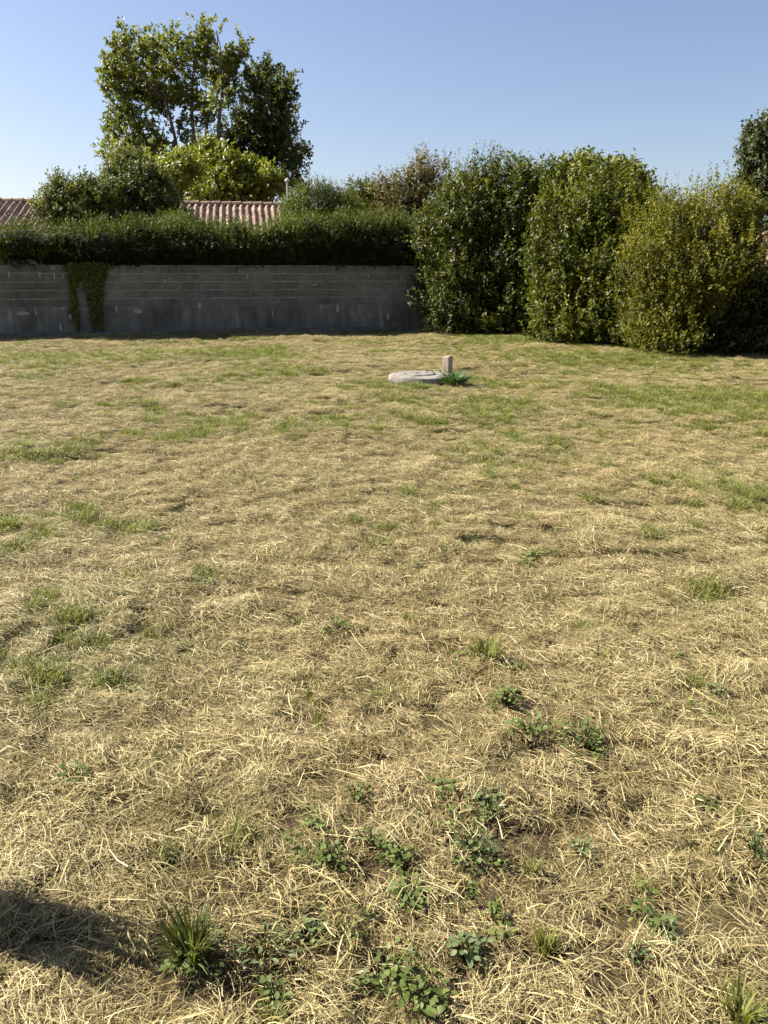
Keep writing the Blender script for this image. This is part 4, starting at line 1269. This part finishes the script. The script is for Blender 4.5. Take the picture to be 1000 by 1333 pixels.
weed('bluish green weed with paired rounded leaves straggling over the straw', 606, 1235, 16, .06, .030, .04, 'round', 'b', 802)
weed('dark leafy weed with a deep shadow between the bright grass tuft and the weed pair', 657, 925, 22, .05, .032, .05, 'round', 'a', 803)
weed('grey-green pointed weed beside the tall dark grass tuft', 345, 1235, 16, .06, .034, .045, 'long', 'b', 804)
G2 = 'low leafy weeds in the straw'
for i, (px, py, nl, r, L, h, kd, mm, lb) in enumerate([
        (690, 965, 20, .075, .03, .04, 'round', 'a', 'smaller green weed of the pair beside the dark leafy weed'),
        (762, 975, 22, .085, .03, .045, 'round', 'a', 'wider green weed of the pair beside the dark leafy weed'),
        (636, 1058, 26, .07, .026, .03, 'round', 'b', 'bluish round-leaved weed between the weed pair and the compact bluish weed'),
        (617, 1112, 24, .06, .022, .03, 'round', 'b', 'compact bluish weed between the clover-like patch and the larger bluish weed'),
        (545, 1295, 26, .065, .024, .03, 'round', 'a', 'bright round-leaved weed beyond the bluish straggling weed and the clover-like patch'),
        (430, 1125, 18, .06, .022, .03, 'round', 'a', 'thin green weed a hand away from the clover-like patch'),
        (485, 1105, 14, .05, .02, .03, 'round', 'a', 'little green weed between the thin weed and the clover-like patch'),
        (465, 1046, 9, .035, .022, .025, 'round', 'a', 'tiny bright green weed of few leaves alone in the straw'),
        (400, 1215, 16, .05, .018, .025, 'round', 'b', 'small-leaved bluish weed beside the grey-green pointed weed'),
        (870, 1208, 20, .05, .018, .025, 'round', 'b', 'bluish small-leaved weed, larger of two far from the clover-like patch'),
        (830, 1238, 14, .04, .016, .02, 'round', 'b', 'bluish small-leaved weed, smaller of two far from the clover-like patch'),
        (440, 822, 16, .10, .045, .04, 'long', 'a', 'long-leaved green weed alone in the middle of the straw'),
        (985, 1105, 14, .05, .02, .03, 'round', 'b', 'bluish weed near the upright olive grass tuft'),
        (755, 1105, 12, .04, .02, .03, 'round', 'b', 'small bluish weed beside the short yellowish grass tuft'),
        (920, 1050, 12, .04, .022, .025, 'round', 'a', 'little green weed touching the upright olive grass tuft'),
        (360, 1295, 14, .05, .022, .03, 'round', 'a', 'clovery green weed near the tall dark tuft with grass beside it'),
        (100, 1025, 12, .05, .026, .025, 'round', 'a', 'lone green weed in the straw past the tall dark tuft'),
        (930, 915, 12, .06, .026, .025, 'round', 'b', 'lone bluish weed level with the dark leafy weed'),
        (615, 1165, 8, .025, .016, .02, 'round', 'a', 'tiny green seedling between the clover-like patch and compact bluish weed'),
        (745, 1000, 8, .03, .022, .03, 'round', 'a', 'tiny green seedling touching the wider weed of the pair')]):
    weed(lb, px, py, nl, r, L, h, kd, mm, 820 + i, G2)
# weed clump added just left of the frame to cast the lower-left shadow
g_ = np.array([-1.14, 1.53, 0]); g_[2] = gz(g_[0], g_[1])
o = link('added_shadow_weed', tuft_mesh(901, 520, .62, .17, .016, .45), M_tuft_dark, None, g_)
tag(o, 'added unseen weed clump that casts the broad ground shadow', 'weed')
print('objects', len(bpy.data.objects), 'tris', sum(sum(len(p.vertices) - 2 for p in m.polygons) if len(m.polygons) < 2000 else len(m.loops) - 2 * len(m.polygons) for m in bpy.data.meshes))
